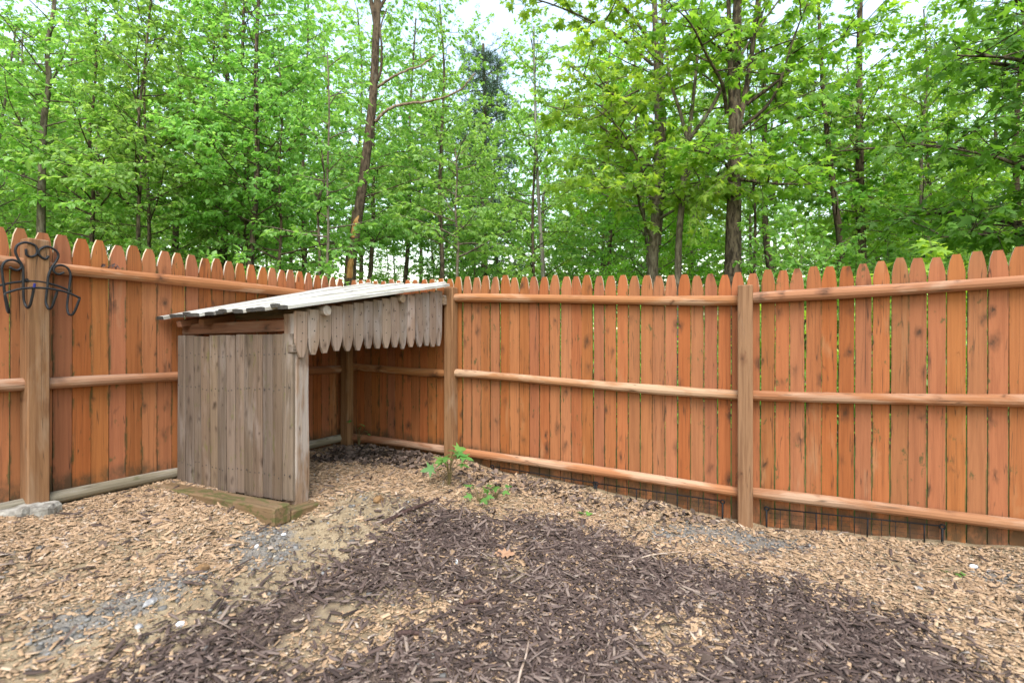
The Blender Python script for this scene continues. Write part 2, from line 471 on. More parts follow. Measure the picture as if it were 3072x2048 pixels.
def zone(px, py, j=.05):
    jx = px + rng.standard_normal(px.shape) * j; jy = py + rng.standard_normal(py.shape) * j
    d = {k: inpoly(jx, jy, p) for k, p in Z.items()}
    mixed = d['mixed1'] | d['mixed2'] | d['mixed3']
    grav = d['grav1'] | d['grav2'] | d['grav3'] | d['grav4']
    return d['mulch'], mixed, d['dirt'], grav, d['leaves1'], d['leaves2']

def lumps(x, y):
    s = 0
    for k, (a, b, ph, amp) in enumerate([(5.1, 3.7, .3, .010), (-3.9, 6.3, 1.7, .009), (9.2, -7.7, 2.2, .006), (13.3, 11.1, .9, .005), (-17.2, 15.9, 4.0, .004)]):
        s = s + amp * np.sin(a * x + b * y + ph)
    return s
def gsurf(x, y):
    near = np.clip(1.3 - np.hypot(x, y - 2.5) / 5, 0, 1)
    return gz(x, y) + lumps(np.asarray(x), np.asarray(y)) * near

def axis(lo, hi, step, far):
    a = list(np.arange(lo, hi + 1e-6, step))
    s, x = step, hi
    while x < far:
        s *= 1.35; x += s; a.append(x)
    s, x = step, lo
    while x > -far:
        s *= 1.35; x -= s; a.insert(0, x)
    return np.array(a)
gx = axis(-3.4, 3.8, .035, 600); gy = axis(1.0, 5.4, .035, 600)
XX, YY = np.meshgrid(gx, gy)
ZZ = gsurf(XX, YY)
nx, ny = len(gx), len(gy)
idx = np.arange(nx * ny).reshape(ny, nx)
F = np.stack([idx[:-1, :-1], idx[:-1, 1:], idx[1:, 1:], idx[1:, :-1]], -1).reshape(-1, 4)
gm = npmesh('ground', np.stack([XX, YY, ZZ], -1).reshape(-1, 3), [F], smooth=True)
mu, mi_, di, gr, l1, l2 = zone(XX.ravel(), YY.ravel(), .03)
pen = inpoly(XX.ravel(), YY.ravel(), np.array([0, 3.0]) + (PEN - np.array([0, 3.0])) * 1.06)
zc = np.zeros((nx * ny, 4), np.float32); zc[:, 3] = 1
zc[:, 0] = np.where(mu & ~mi_, 1.0, np.where(mi_, .25, np.where(l1, .8, np.where(l2, .35, .0))))
zc[:, 1] = np.where(gr, .8, 0)
zc[:, 2] = np.where(pen, 0, 1)
at = gm.attributes.new('zone', 'FLOAT_COLOR', 'POINT')
at.data.foreach_set('color', zc.ravel())
g = link('ground', gm, M['ground'])
g['kind'] = 'structure'; g['label'] = 'sandy soil of the pen and the forest floor beyond the fence'

# ------------------------------------------------------------------ fence
def picket_mesh(w, h, tipw=.028, sh=.115, th=.016, bow=0.0, seed=0):
    r = random.Random(seed)
    hw = w / 2
    a = r.uniform(-.004, .004)
    left = [(-hw, 0), (-hw + r.uniform(-.001, .001), h * .5), (-hw, h - sh), (-hw * .93, h - sh * .78), (-(hw * .52 + tipw * .24) + a, h - sh * .34), (-tipw / 2 + a, h - r.uniform(0, .003))]
    right = [(-x + (2 * a if i > 3 else 0), y) for i, (x, y) in enumerate(left)][::-1]
    P = left + right
    n = len(P)
    def b(zz): return bow * math.sin(math.pi * zz / h)
    V = [(x, -th / 2 + b(y), y) for x, y in P] + [(x, th / 2 + b(y), y) for x, y in P]
    F, mi = [], []
    m = len(left)
    for i in range(m - 1):
        F.append([i, n - 1 - i, n - 2 - i, i + 1]); mi.append(0)
        F.append([n + i, n + i + 1, n + n - 2 - i, n + n - 1 - i]); mi.append(0)
    for i in range(n):
        j = (i + 1) % n
        F.append([i, i + 1 if i + 1 < n else 0, n + j, n + i]); mi.append(1 if 2 <= i <= n - 4 else 0)
    me = bpy.data.meshes.new('picket')
    me.from_pydata(V, [], F)
    me.polygons.foreach_set('material_index', mi)
    me.update()
    return me

def log_piece(name, parent, a, b, r, mat, sides=12, wob=.006, seg=9):
    a = np.asarray(a, float); b = np.asarray(b, float)
    L = np.linalg.norm(b - a)
    t = np.linspace(0, 1, seg)
    ph = rng.uniform(0, 6.28, 3)
    P = np.stack([wob * np.sin(t * 5 + ph[0]), wob * np.sin(t * 4 + ph[1]), t * L], -1)
    rr = r * (1 + .06 * np.sin(t * 7 + ph[2]) + .03 * rng.standard_normal(seg))
    mb = MB(); mb.tube(P, rr, sides)
    d = (b - a) / L
    up = (0, 0, 1) if abs(d[2]) < .9 else (1, 0, 0)
    return link(name, mb.mesh(name, False), mat, parent, frame(a, up, d))

def stick_box(name, parent, a, b, sx, sy, mat, xdir, bev=.005):
    """squared timber from a to b, cross-section sx (along xdir) by sy"""
    a = np.asarray(a, float); b = np.asarray(b, float)
    L = float(np.linalg.norm(b - a))
    mb = MB(); mb.box((-sx / 2, -sy / 2, 0), (sx / 2, sy / 2, L), bev)
    return link(name, mb.mesh(name), mat, parent, frame(a, xdir, (b - a) / L))

def fence_panel(label, A, B, zt, zb, npk, mid=.5, z_over=.195, railmat=('rail', 'rail', 'rail'), skip=(), ext=(0., 0.), rr=.036, first=.5):
    """A,B plan ends of the rails; zt,zb = (start,end) heights of top and bottom rail"""
    A = np.asarray(A, float); B = np.asarray(B, float)
    d = (B - A); L = np.linalg.norm(d); d /= L
    nrm = np.array([-d[1], d[0]])
    if nrm @ (np.array([0, 3.]) - A) < 0:
        nrm = -nrm                      # towards the pen
    root = thing('picket_fence', label, 'fence', (A[0], A[1], float(gz(A[0], A[1]))), 'picket fence panels round the pen')
    back = -nrm * (rr + .010)
    pitch = L / npk
    for k in range(npk):
        t = (k + first) / npk
        p = A + d * L * t + back
        ztop = zt[0] + (zt[1] - zt[0]) * t + z_over + rng.normal(0, .006)
        base = float(gz(p[0], p[1])) - .06
        w = pitch - rng.uniform(.003, .0085)
        me = picket_mesh(w, ztop - base, rng.uniform(.031, .042), rng.uniform(.105, .13), .016, rng.uniform(-.003, .003), int(rng.integers(1e6)))
        lean = rng.normal(0, .0022)
        zdir = np.array([d[0] * lean, d[1] * lean, 1.0])
        xd = Matrix.Rotation(rng.normal(0, .02), 3, 'Z') @ Vector((d[0], d[1], 0))
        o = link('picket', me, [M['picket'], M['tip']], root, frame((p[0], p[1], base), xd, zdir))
    for j, (f, mname) in enumerate(zip((1.0, mid, 0.0), railmat)):
        za = zb[0] + (zt[0] - zb[0]) * f; ze = zb[1] + (zt[1] - zb[1]) * f
        a = v3(A - d * ext[0], za); b = v3(B + d * ext[1], ze)
        log_piece('rail', root, a, b, rr, M[mname])
    return root, d, nrm

def fence_post(parent, p, z0, z1, xdir, s=.092):
    return stick_box('post', parent, v3(p, z0), v3(p, z1), s, s, M['post'], (xdir[0], xdir[1], 0), .006)

# left panel, from the hook post into the corner
left, dl, nl = fence_panel('orange stained picket fence panel running from the hook post into the corner behind the shed',
    LP, C, (1.94, 1.925), (.57, .545), 25, .497, .205, ('rail', 'rail', 'rail_grey'))
lpost = fence_post(left, LP + Vd * .012, .40, 2.085, U, .10)
fence_post(left, C + (U + Vd) * .06, .38, 1.98, U, .09)
# stretch left of the hook post
left2, _, _ = fence_panel('orange picket fence stretch left of the hook post at the left edge of the picture',
    L2, LP, (1.95, 1.94), (.56, .57), 26, .497, .205, ('rail', 'rail', 'rail_grey'))
# short panel behind the shed
short, _, _ = fence_panel('short orange picket fence panel in the shade at the back of the shed',
    C, P2, (1.925, 1.888), (.545, .522), 13, .505, .185)
# middle panel
midp, dm, nm = fence_panel('orange picket fence panel between the shed and the tall tan post',
    P2, Q, (1.888, 1.793), (.522, .423), 26, .505, .195)
fence_post(midp, P2 + nm * .015 + dm * .0, .33, 1.985, U, .092)
fence_post(midp, Q + nm * .03 + dm * .0, .12, 1.895, dm, .098)
# right panel
rightp, dr, nr = fence_panel('orange picket fence panel right of the tall tan post running to the right edge',
    Q, R2, (1.803, 1.876), (.424, .498), 27, .505, .19)

# concrete footing round the hook post
mb = MB()
n = 22
th = np.arange(n) * 2 * np.pi / n
rad = .128 + .018 * np.sin(th * 3 + 1) + .012 * rng.standard_normal(n)
gzl = float(gz(*LP))
ring = lambda k, zz: np.stack([np.cos(th) * rad * k, np.sin(th) * rad * k * .9, np.full(n, zz) + .004 * rng.standard_normal(n)], -1)
Vv = np.concatenate([ring(1.06, -.10), ring(1.0, .015), ring(.9, .03), ring(.5, .034)])
Ff = [[j * n + k, j * n + (k + 1) % n, (j + 1) * n + (k + 1) % n, (j + 1) * n + k] for j in range(3) for k in range(n)] + [[3 * n + k for k in range(n)]]
mb.add(Vv, Ff)
fo = link('concrete_footing', mb.mesh('concrete_footing'), M['concrete'], None, Matrix.Translation((LP[0] + Vd[0] * .06 + U[0] * .04, LP[1] + Vd[1] * .06 + U[1] * .04, gzl + .002)))
tag(fo, 'rough round grey concrete footing at the foot of the hook post', 'footing')

# ------------------------------------------------------------------ shed
def SP(u, v, z=None):
    p = C + U * u + Vd * v
    return p if z is None else v3(p, z)
def zroof(u, v):
    a = u / 1.75; b = v / 1.2
    return (2.05 * (1 - b) + 1.992 * b) * (1 - a) + (1.650 * (1 - b) + 1.685 * b) * a
shed = thing('lean_to_shed', 'weathered grey board lean-to shed with slanted silvery roof in the fence corner', 'shed', tuple(SP(1.65, 1.2, .47)))
U3 = np.array([U[0], U[1], 0]); V3 = np.array([Vd[0], Vd[1], 0])

def board(name, parent, a, b, w, th, mat, face, seed, crown=.004, endmat=None):
    """plank from a to b with a slightly rounded face turned towards 'face'"""
    r = random.Random(seed)
    a = np.asarray(a, float); b = np.asarray(b, float)
    L = float(np.linalg.norm(b - a))
    xs = np.array([-1, -.92, -.5, 0, .5, .92, 1]) * w / 2
    ys = np.array([.0, .4, .85, 1, .85, .4, 0.]) * crown
    zsn = np.linspace(0, L, 6)
    V, F, mi = [], [], []
    ph = r.uniform(0, 6); am = r.uniform(.0, .0025)
    for q in zsn:
        wv = am * math.sin(q * 4 + ph)
        for x, y in zip(xs, ys):
            V.append((x * (1 + .02 * math.sin(q * 9 + ph)) + wv, -th / 2 - y, q))
        V.append((xs[-1] + wv, th / 2, q)); V.append((xs[0] + wv, th / 2, q))
    k = 9
    for i in range(5):
        for j in range(k):
            j2 = (j + 1) % k
            F.append([i * k + j, i * k + j2, (i + 1) * k + j2, (i + 1) * k + j]); mi.append(0)
    F.append([j for j in range(k)][::-1]); mi.append(1 if endmat else 0)
    F.append([5 * k + j for j in range(k)]); mi.append(1 if endmat else 0)
    me = bpy.data.meshes.new(name)
    me.from_pydata(V, [], F)
    me.polygons.foreach_set('material_index', mi); me.update()
    zd = (b - a) / L
    x = np.cross(-np.asarray(face, float), zd)  # y = z x x ; face looks along -y
    x = np.cross(np.asarray(face, float), zd) * -1
    y = -np.asarray(face, float)
    x = np.cross(y, zd)
    return link(name, me, [mat] + ([endmat] if endmat else []), parent, frame(a, x, zd))

mb = MB()
th8 = np.arange(8) * np.pi / 4
mb.add(np.concatenate([np.stack([np.cos(th8) * .0042, np.zeros(8), np.sin(th8) * .0042], -1), np.stack([np.cos(th8) * .003, np.full(8, -.0022), np.sin(th8) * .003], -1)]),
       [[k, (k + 1) % 8, 8 + (k + 1) % 8, 8 + k] for k in range(8)] + [[8 + k for k in range(8)]])
NAIL = mb.mesh('nail'); NAIL.materials.append(M['iron'])
def nail(parent, x, y, z):
    o = bpy.data.objects.new('nail', NAIL); col.objects.link(o); o.parent = parent
    o.matrix_basis = Matrix.Translation((x, y, z))
# side wall boards facing the camera
nb = 13
for k in range(nb):
    v = .035 + (k + .5) * (1.20 - .035) / nb
    zb_ = .497 + .03 * (v / 1.2) + rng.normal(0, .006)
    zt_ = 1.535 + .012 * (v / 1.2) + rng.normal(0, .004)
    o = board('wall_board', shed, SP(1.65 + rng.normal(0, .003), v, zb_), SP(1.65 + rng.normal(0, .003), v, zt_),   .0885 + rng.uniform(-.003, .002), .018, M['grey_board'], U3, int(rng.integers(1e6)), .006)
    for zn in (.15, .68, .90):
        for xn in (-.02, .02):
            nail(o, xn + rng.normal(0, .004), -.0145, zn + rng.normal(0, .008))
stick_box('header_board', shed, SP(1.615, .03, 1.585), SP(1.615, 1.13, 1.60), .075, .03, M['beam'], (0, 0, 1))
stick_box('cross_rail', shed, SP(1.622, .03, 1.18), SP(1.622, 1.13, 1.18), .07, .03, M['beam'], (0, 0, 1))
stick_box('cross_rail', shed, SP(1.622, .03, .66), SP(1.622, 1.13, .66), .07, .03, M['beam'], (0, 0, 1))
for v in (.11, .36):
    stick_box('rafter', shed, SP(1.70, v, zroof(1.70, v) - .045), SP(.10, v, zroof(.10, v) - .045), .05, .045, M['beam'], V3)
# corner post, slightly bowed
mb = MB()
zz = np.linspace(0, 1.17, 10)
Vv = []
for q in zz:
    b = .006 * math.sin(q * 3.1) + .003 * math.sin(q * 9)
    w = .052 + .002 * math.sin(q * 6)
    c = .006
    Vv += [(x + (b if x > 0 else 0), y, q) for x, y in [(-w + c, -w), (w - c, -w), (w, -w + c), (w, w - c), (w - c, w), (-w + c, w), (-w, w - c), (-w, -w + c)]]
Ff = [[i * 8 + k, i * 8 + (k + 1) % 8, (i + 1) * 8 + (k + 1) % 8, (i + 1) * 8 + k] for i in range(9) for k in range(8)] + [list(range(8))[::-1], [72 + k for k in range(8)]]
mb.add(Vv, Ff)
link('corner_post', mb.mesh('corner_post'), M['greypost'], shed, frame(SP(1.588, 1.148, .50), V3, (0, 0, 1)))
stick_box('footing_block', shed, SP(1.74, 1.235, .462), SP(1.52, 1.235, .455), .12, .085, M['sleeper'], V3)
# header along the open side, hanging pickets
stick_box('header_beam', shed, SP(1.53, 1.175, zroof(1.53, 1.175) - .075), SP(.10, 1.175, zroof(.10, 1.175) - .075), .07, .04, M['beam'], (0, 0, 1))
stick_box('header_end', shed, SP(1.672, 1.19, 1.455), SP(1.60, 1.19, 1.455), .05, .05, M['grey_board'], (0, 0, 1))
stick_box('beam_end', shed, SP(.06, 1.10, zroof(.06, 1.2) - .115), SP(.06, 1.225, zroof(.06, 1.2) - .115), .085, .06, M['greypost'], (0, 0, 1))
nh = 16
for k in range(nh):
    t = (k + .5) / nh
    u = 1.66 - t * 1.575
    ztop = zroof(u, 1.21) - .025
    ztip = 1.412 + .062 * t + rng.normal(0, .007)
    if k == 0: ztip = 1.40
    h = ztop - ztip
    me = picket_mesh(.093 + rng.uniform(-.004, .003), h, rng.uniform(.022, .036), rng.uniform(.10, .12), .017, 0, int(rng.integers(1e6)))
    off = 1.214 if k == 0 else 1.207 + rng.uniform(-.002, .004)
    hp = link('hanging_picket', me, [M['valance'], M['valance']], shed, frame(SP(u, off, ztop), U3, (rng.normal(0, .012), rng.normal(0, .012), -1)))
    for q in (.25, .45, .68):
        nail(hp, rng.normal(0, .012), -.0086, h * q + rng.normal(0, .01))
# poles under the roof
for u in (1.436, .675):
    log_piece('roof_pole', shed, SP(u, .03, zroof(u, .03) - .042), SP(u, 1.25, zroof(u, 1.25) - .042), .034, M['greypost'], 10, .003)
# roof boards, running up the slope
nr_ = 15
for k in range(nr_):
    v = -.03 + (k + .5) * 1.30 / nr_
    u0 = 1.76 + rng.uniform(-.03, .03); u1 = .02 + rng.uniform(-.05, .06)
    if k < 3: u1 += .22
    if k < 1: v += .01
    lift = .012 + (.012 if k % 5 == 3 else 0) + rng.uniform(0, .005)
    a = SP(u0, v, zroof(u0, v) + lift); b = SP(u1, v, zroof(u1, v) + lift)
    zd = (b - a) / np.linalg.norm(b - a)
    face = np.cross(zd, V3); face = face if face[2] > 0 else -face
    board('roof_board', shed, a, b, .088 + rng.uniform(-.004, .004), .02, M['roof_board'], face, int(rng.integers(1e6)), .004, M['endgrain'])

# sleeper in front of the wall
sl = stick_box('timber_sleeper', None, SP(1.80, -.02, .472), SP(1.80, 1.285, .50), .12, .11, M['sleeper'], U3, .008)
tag(sl, 'mossy landscape timber lying along the foot of the shed wall', 'timber')

# ------------------------------------------------------------------ hook rack
rack = thing('hook_rack', 'black wrought iron scroll hook rack fixed to the left fence post', 'hook rack', (LP[0] + Vd[0] * .062, LP[1] + Vd[1] * .062, 1.8))
def RK(h, n, zz):
    p = LP - U * h + Vd * (.055 + n)
    return v3(p, zz)
def smoothpath(P, n=6):
    P = np.asarray(P, float)
    Q_ = np.concatenate([[2 * P[0] - P[1]], P, [2 * P[-1] - P[-2]]])
    out = []
    for i in range(1, len(Q_) - 2):
        p0, p1, p2, p3 = Q_[i-1], Q_[i], Q_[i+1], Q_[i+2]
        for t in np.linspace(0, 1, n, endpoint=False):
            out.append(.5 * ((2*p1) + (-p0+p2)*t + (2*p0-5*p1+4*p2-p3)*t*t + (-p0+3*p1-3*p2+p3)*t**3))
    out.append(P[-1])
    return np.array(out)
hA = [(-0.059,0.01,2.019),(-0.056,0.01,1.987),(-0.037,0.01,1.978),(-0.015,0.01,1.993),(-0.010,0.01,2.019),(-0.021,0.01,2.046),(-0.059,0.01,2.055),(-0.093,0.01,2.036),(-0.104,0.01,2.0),(-0.093,0.01,1.961),(-0.074,0.01,1.92),(-0.07,0.01,1.872),(-0.07,0.01,1.775),(-0.067,0.012,1.722),(-0.063,0.035,1.689),(-0.061,0.06,1.697),(-0.057,0.075,1.737),(-0.052,0.085,1.797)]
hB = [(0.042,0.01,1.994),(0.027,0.01,1.975),(0.004,0.01,1.988),(-0.004,0.01,2.012),(0.014,0.01,2.037),(0.04,0.01,2.048),(0.074,0.01,2.032),(0.087,0.01,2.005),(0.077,0.01,1.969),(0.054,0.01,1.924),(0.04,0.01,1.876),(0.037,0.01,1.826),(0.031,0.01,1.762),(0.029,0.012,1.721),(0.033,0.035,1.687),(0.038,0.06,1.699),(0.045,0.075,1.744),(0.055,0.085,1.797)]
hC = [(0.115,0.01,1.908),(0.087,0.01,1.894),(0.066,0.01,1.909),(0.069,0.01,1.934),(0.098,0.01,1.949),(0.129,0.01,1.938),(0.145,0.01,1.905),(0.143,0.01,1.858),(0.138,0.01,1.805),(0.129,0.01,1.714),(0.128,0.03,1.665),(0.133,0.06,1.658),(0.144,0.075,1.692),(0.159,0.085,1.757)]
hD = [(-h - .014, nn, zz) for h, nn, zz in hC]
def iron(name, pts, r=.0064):
    P = np.array([RK(*p) for p in pts]) - np.array(rack.location)
    mb = MB(); mb.tube(smoothpath(P, 5), r, 8)
    return link(name, mb.mesh(name, True), M['iron'], rack)
for hk in (hA, hB, hC, hD):
    iron('scroll_hook', hk)
iron('front_bar', [(-0.172,0.085,1.757),(-0.101,0.087,1.789),(-0.005,0.089,1.80),(0.092,0.087,1.787),(0.161,0.085,1.757)], .006)
iron('back_bar', [(-0.17,0.004,1.803),(-0.10,0.003,1.828),(-0.005,0.003,1.843),(0.09,0.003,1.825),(0.15,0.004,1.799)], .006)
mb = MB(); mb.tube(np.array([RK(-.055, -.004, 1.845), RK(-.055, .012, 1.845)]) - np.array(rack.location), .009, 10)
link('screw', mb.mesh('screw'), M['iron'], rack)
mb = MB(); mb.tube(np.array([RK(-.052, .088, 1.80), RK(-.05, .092, 1.822)]) - np.array(rack.location), .006, 8)
link('blue_tip', mb.mesh('blue_tip'), M['blue_plastic'], rack)

# ------------------------------------------------------------------ buried wire barriers under the bottom rails
def barrier(label, A, B, za, zb_, nvert):
    A = np.asarray(A, float); B = np.asarray(B, float)
    root = thing('wire_barrier', label, 'wire barrier', (A[0], A[1], float(gz(*A)) - .02), 'black wire dig barriers under the fence rails')
    o0 = np.array(root.location)
    a = v3(A, za); b = v3(B, zb_)
    mb = MB(); mb.tube(np.array([a, b]) - o0, .0042, 8); link('top_bar', mb.mesh('top_bar', True), M['wire'], root)
    d = (b - a) / np.linalg.norm(b - a)
    for p, s in ((a, 1), (b, -1)):
        th = np.linspace(0, 2 * np.pi, 15)
        cc = p - d * s * .014 + np.array([0, 0, -.004])
        pts = cc + np.outer(np.cos(th), d) * .013 + np.outer(np.sin(th), [0, 0, 1.]) * .013
        mb = MB(); mb.tube(pts - o0, .0055, 6, False); link('end_ring', mb.mesh('end_ring', True), M['wire'], root)
        q = cc - np.array([0, 0, .012]); g0 = float(gz(q[0], q[1])) - .08
        mb = MB(); mb.tube(np.array([q, (q[0], q[1], g0)]) - o0, .0065, 8); link('end_stake', mb.mesh('end_stake', True), M['wire'], root)
    for k in range(1, nvert):
        t = k / nvert
        p = a + (b - a) * t
        g0 = float(gz(p[0], p[1])) - .05
        mb = MB(); mb.tube(np.array([p, (p[0] + rng.normal(0, .002), p[1], g0)]) - o0, .0018 if k % 4 else .0042, 6)
        link('upright_wire', mb.mesh('upright_wire', True), M['wire'], root)
    for j in range(1, 5):
        dz = np.array([0, 0, -.032 * j])
        mb = MB(); mb.tube(np.array([a + dz, b + dz]) - o0, .0008, 5)
        link('cross_wire', mb.mesh('cross_wire', True), M['wire'], root)
def on_line(A, d, n, px, off):
    # plan point on a fence line at a given plan slope X/Y
    s = (px - 1176) / 1170.
    P = A + n * off
    t = (s * P[1] - P[0]) / (d[0] - s * d[1])
    return P + d * t
for lab, x0, y0, x1, y1, (A, d, n), nv in [
    ('black wire dig barrier under the rail nearest the shed', 1134, 1071, 1362, 1108, (P2, dm, nm), 11),
    ('black wire dig barrier under the rail just left of the tall tan post', 1374, 1110, 1655, 1150, (P2, dm, nm), 12),
    ('black wire dig barrier under the rail right of the tall tan post', 1766, 1167, 2158, 1207, (Q, dr, nr), 13)]:
    a = on_line(A, d, n, x0, .0); b = on_line(A, d, n, x1, .0)
    barrier(lab, a, b, 1.5 + (784 - y0) / 1170 * a[1], 1.5 + (784 - y1) / 1170 * b[1], nv)

# dead leaves caught on the left top rail
pc = on_line(LP, dl, nl, 252, 0.0)
mb = MB()
for k in range(7):
    c0 = np.array([0, 0, .045]) + np.array([dl[0], dl[1], 0]) * rng.uniform(-.045, .045) + rng.normal(0, .006, 3)
    a_, b_ = rng.normal(0, 1, 3), rng.normal(0, 1, 3)
    a_ /= np.linalg.norm(a_); b_ -= a_ * (a_ @ b_); b_ /= np.linalg.norm(b_); n_ = np.cross(a_, b_)
    mb.add([c0 - a_ * .02, c0 - b_ * .011 + n_ * .006, c0 + a_ * .022, c0 + b_ * .011 + n_ * .006], [[0, 1, 2], [0, 2, 3]])
o = link('dead_leaf_clump', mb.mesh('dead_leaf_clump'), M['bark_chunk'], None, Matrix.Translation(v3(pc, 1.938)))
tag(o, 'small dark clump of dead leaves caught on the left top rail', 'leaf clump')

# ------------------------------------------------------------------ loose ground cover
def chip_mesh(name, px, py, L, W, T, tint, tilt=.35, sides=True, lift=.0, curl=0.0, taper=.3):
    n = len(px)
    az = rng.uniform(0, 2 * np.pi, n)
    ax = np.stack([np.cos(az), np.sin(az), rng.normal(0, tilt, n)], -1)
    ax /= np.linalg.norm(ax, axis=1)[:, None]
    nn = np.stack([rng.normal(0, tilt, n), rng.normal(0, tilt, n), np.ones(n)], -1)
    sd_ = np.cross(nn, ax); sd_ /= np.linalg.norm(sd_, axis=1)[:, None]
    nn = np.cross(ax, sd_)
    c = np.stack([px, py, gsurf(px, py) + lift + np.abs(ax[:, 2]) * L * .25 + rng.uniform(0, .010, n)], -1)
    t0 = 1 - rng.uniform(0, taper, n); t1 = 1 - rng.uniform(0, taper, n); sk = rng.normal(0, .2, n)
    def P(a, s, h):
        return c + ax * (a * L / 2)[:, None] + sd_ * (s * W / 2)[:, None] + nn * (h * T)[:, None]
    one = np.ones(n)
    cz = curl * rng.uniform(-1, 1, n) * L / np.maximum(T, 1e-4)
    top = [P(-one, -t0, one), P(0 * one, -one, one + cz), P(one + sk, -t1, one), P(one, t1, one), P(0 * one, one, one + cz), P(-one + sk, t0, one)]
    if sides:
        bot = [P(-one * 1.05, -t0 * 1.1, 0 * one), P(0 * one, -one * 1.1, cz), P(one * 1.05 + sk, -t1 * 1.1, 0 * one), P(one * 1.05, t1 * 1.1, 0 * one), P(0 * one, one * 1.1, cz), P(-one * 1.05 + sk, t0 * 1.1, 0 * one)]
        k = 12
        V = np.stack(top + bot, 1).reshape(-1, 3)
        b0 = np.arange(n)[:, None] * k
        quads = [[0, 1, 4, 5], [1, 2, 3, 4]] + [[i, i + 6, (i + 1) % 6 + 6, (i + 1) % 6] for i in range(6)]
    else:
        k = 6
        V = np.stack(top, 1).reshape(-1, 3)
        b0 = np.arange(n)[:, None] * k
        quads = [[0, 1, 4, 5], [1, 2, 3, 4]]
    Fq = np.concatenate([b0 + np.array(q)[None] for q in quads])
    return npmesh(name, V, [Fq], np.repeat(tint, k))

def scatter(n):
    px = rng.uniform(-3.3, 3.7, n); py = rng.uniform(1.0, 5.1, n)
    shrink = np.array([0, 3.0]) + (PEN - np.array([0, 3.0])) * .992
    ok = inpoly(px, py, shrink) & (np.abs(px) < 1.35 * py + .3)
    return px[ok], py[ok]

# tan chips
px, py = scatter(330000)
mu, mi_, di, gr, l1, l2 = zone(px, py, .06)
prob = np.ones(len(px))
prob[mu] = .17
prob[mi_] = .6
prob[di & ~mu] = .045
prob[gr] = .08
prob[l1] = .12
nz = .5 + .5 * np.sin(px * 5.3 + 1.3 * np.sin(py * 4.1)) * np.sin(py * 4.7 + 1.1 * np.sin(px * 3.9))
prob *= np.where(mu | di, np.clip(nz * 2, .1, 2), .55 + .6 * nz)
leftnear = (px < -.9) & (py < 2.35) & ~mu
prob[leftnear] *= .7
kx = rng.uniform(0, 1, len(px)) < prob
px, py = px[kx], py[kx]
n = len(px)
L = np.clip(rng.lognormal(-4.22, .58, n), .004, .06)
W = L * rng.uniform(.2, .5, n)
o = link('wood_chips', chip_mesh('wood_chips', px, py, L, W, rng.uniform(.0008, .003, n), rng.beta(1.8, 1.8, n), .19), M['chips'])
tag(o, 'pale tan wood chips spread over the pen floor', 'wood chips', None, 'stuff')

# dark shredded mulch
px, py = scatter(200000)
mu, mi_, di, gr, l1, l2 = zone(px, py, .10)
prob = np.where(mu, 1.0, .022)
prob[mu & mi_] = .22
nz = .5 + .5 * np.sin(px * 3.7 + 1.7 * np.sin(py * 5.1)) * np.sin(py * 4.3 + 1.4 * np.sin(px * 4.9))
nz2 = .5 + .5 * np.sin(px * 11.7 + 1.7 * np.sin(py * 9.1)) * np.sin(py * 12.3 + 1.4 * np.sin(px * 8.9))
prob *= np.where(mu, np.clip(.25 + .7 * nz + .55 * (nz2 - .35), .08, 1.1), 1)
kx = rng.uniform(0, 1, len(px)) < prob
px, py = px[kx], py[kx]
n = len(px)
L = np.clip(rng.lognormal(-3.5, .55, n), .008, .13)
W = np.clip(L * rng.uniform(.09, .28, n), .002, .014)
o = link('bark_mulch', chip_mesh('bark_mulch', px, py, L, W, rng.uniform(.0015, .006, n), rng.beta(1.6, 2.2, n), .26, True, .004, .06, .6), M['mulch'])
tag(o, 'dark brown shredded bark mulch heaped across the middle of the pen', 'mulch', None, 'stuff')

# gravel
px, py = scatter(140000)
mu, mi_, di, gr, l1, l2 = zone(px, py, .05)
prob = np.where(gr, .8, np.where(di, .10, np.where(mu, .02, .02)))
kx = rng.uniform(0, 1, len(px)) < prob
px, py = px[kx], py[kx]; n = len(px)
L = np.clip(rng.lognormal(-5.0, .55, n), .003, .03)
o = link('gravel', chip_mesh('gravel', px, py, L, L * rng.uniform(.6, .95, n), L * .4, rng.beta(1.6, 2.6, n), .2, True, -.004, 0, .5), M['gravel'])
tag(o, 'fine grey gravel showing through the wood chips', 'gravel', None, 'stuff')

# soil crumbs over the bare track and between the chips
px, py = scatter(150000)
mu, mi_, di, gr, l1, l2 = zone(px, py, .06)
kx = rng.uniform(0, 1, len(px)) < np.where(di & ~mu, .9, np.where(gr, .4, .14))
px, py = px[kx], py[kx]; n = len(px)
L = np.clip(rng.lognormal(-5.35, .6, n), .002, .022)
o = link('soil_crumbs', chip_mesh('soil_crumbs', px, py, L, L * rng.uniform(.6, .95, n), L * .45, rng.beta(1.8, 1.8, n), .25, True, -.006, 0, .5), M['crumbs'])
tag(o, 'small tan soil crumbs scattered over the bare dirt track', 'soil', None, 'stuff')

# dead leaves
px, py = scatter(34000)
mu, mi_, di, gr, l1, l2 = zone(px, py, .06)
prob = np.where(l1, 1.0, np.where(l2, .62, .004))
kx = rng.uniform(0, 1, len(px)) < prob
px, py = px[kx], py[kx]; n = len(px)
L = rng.uniform(.022, .06, n)
o = link('dead_leaves', chip_mesh('dead_leaves', px, py, L, L * rng.uniform(.5, .85, n), np.full(n, .001), rng.beta(1.7, 2.3, n), .5, False, .006, .22, .7), M['litter'])
tag(o, 'curled dark dead leaves gathered along the fence and inside the shed', 'dead leaves', None, 'stuff')

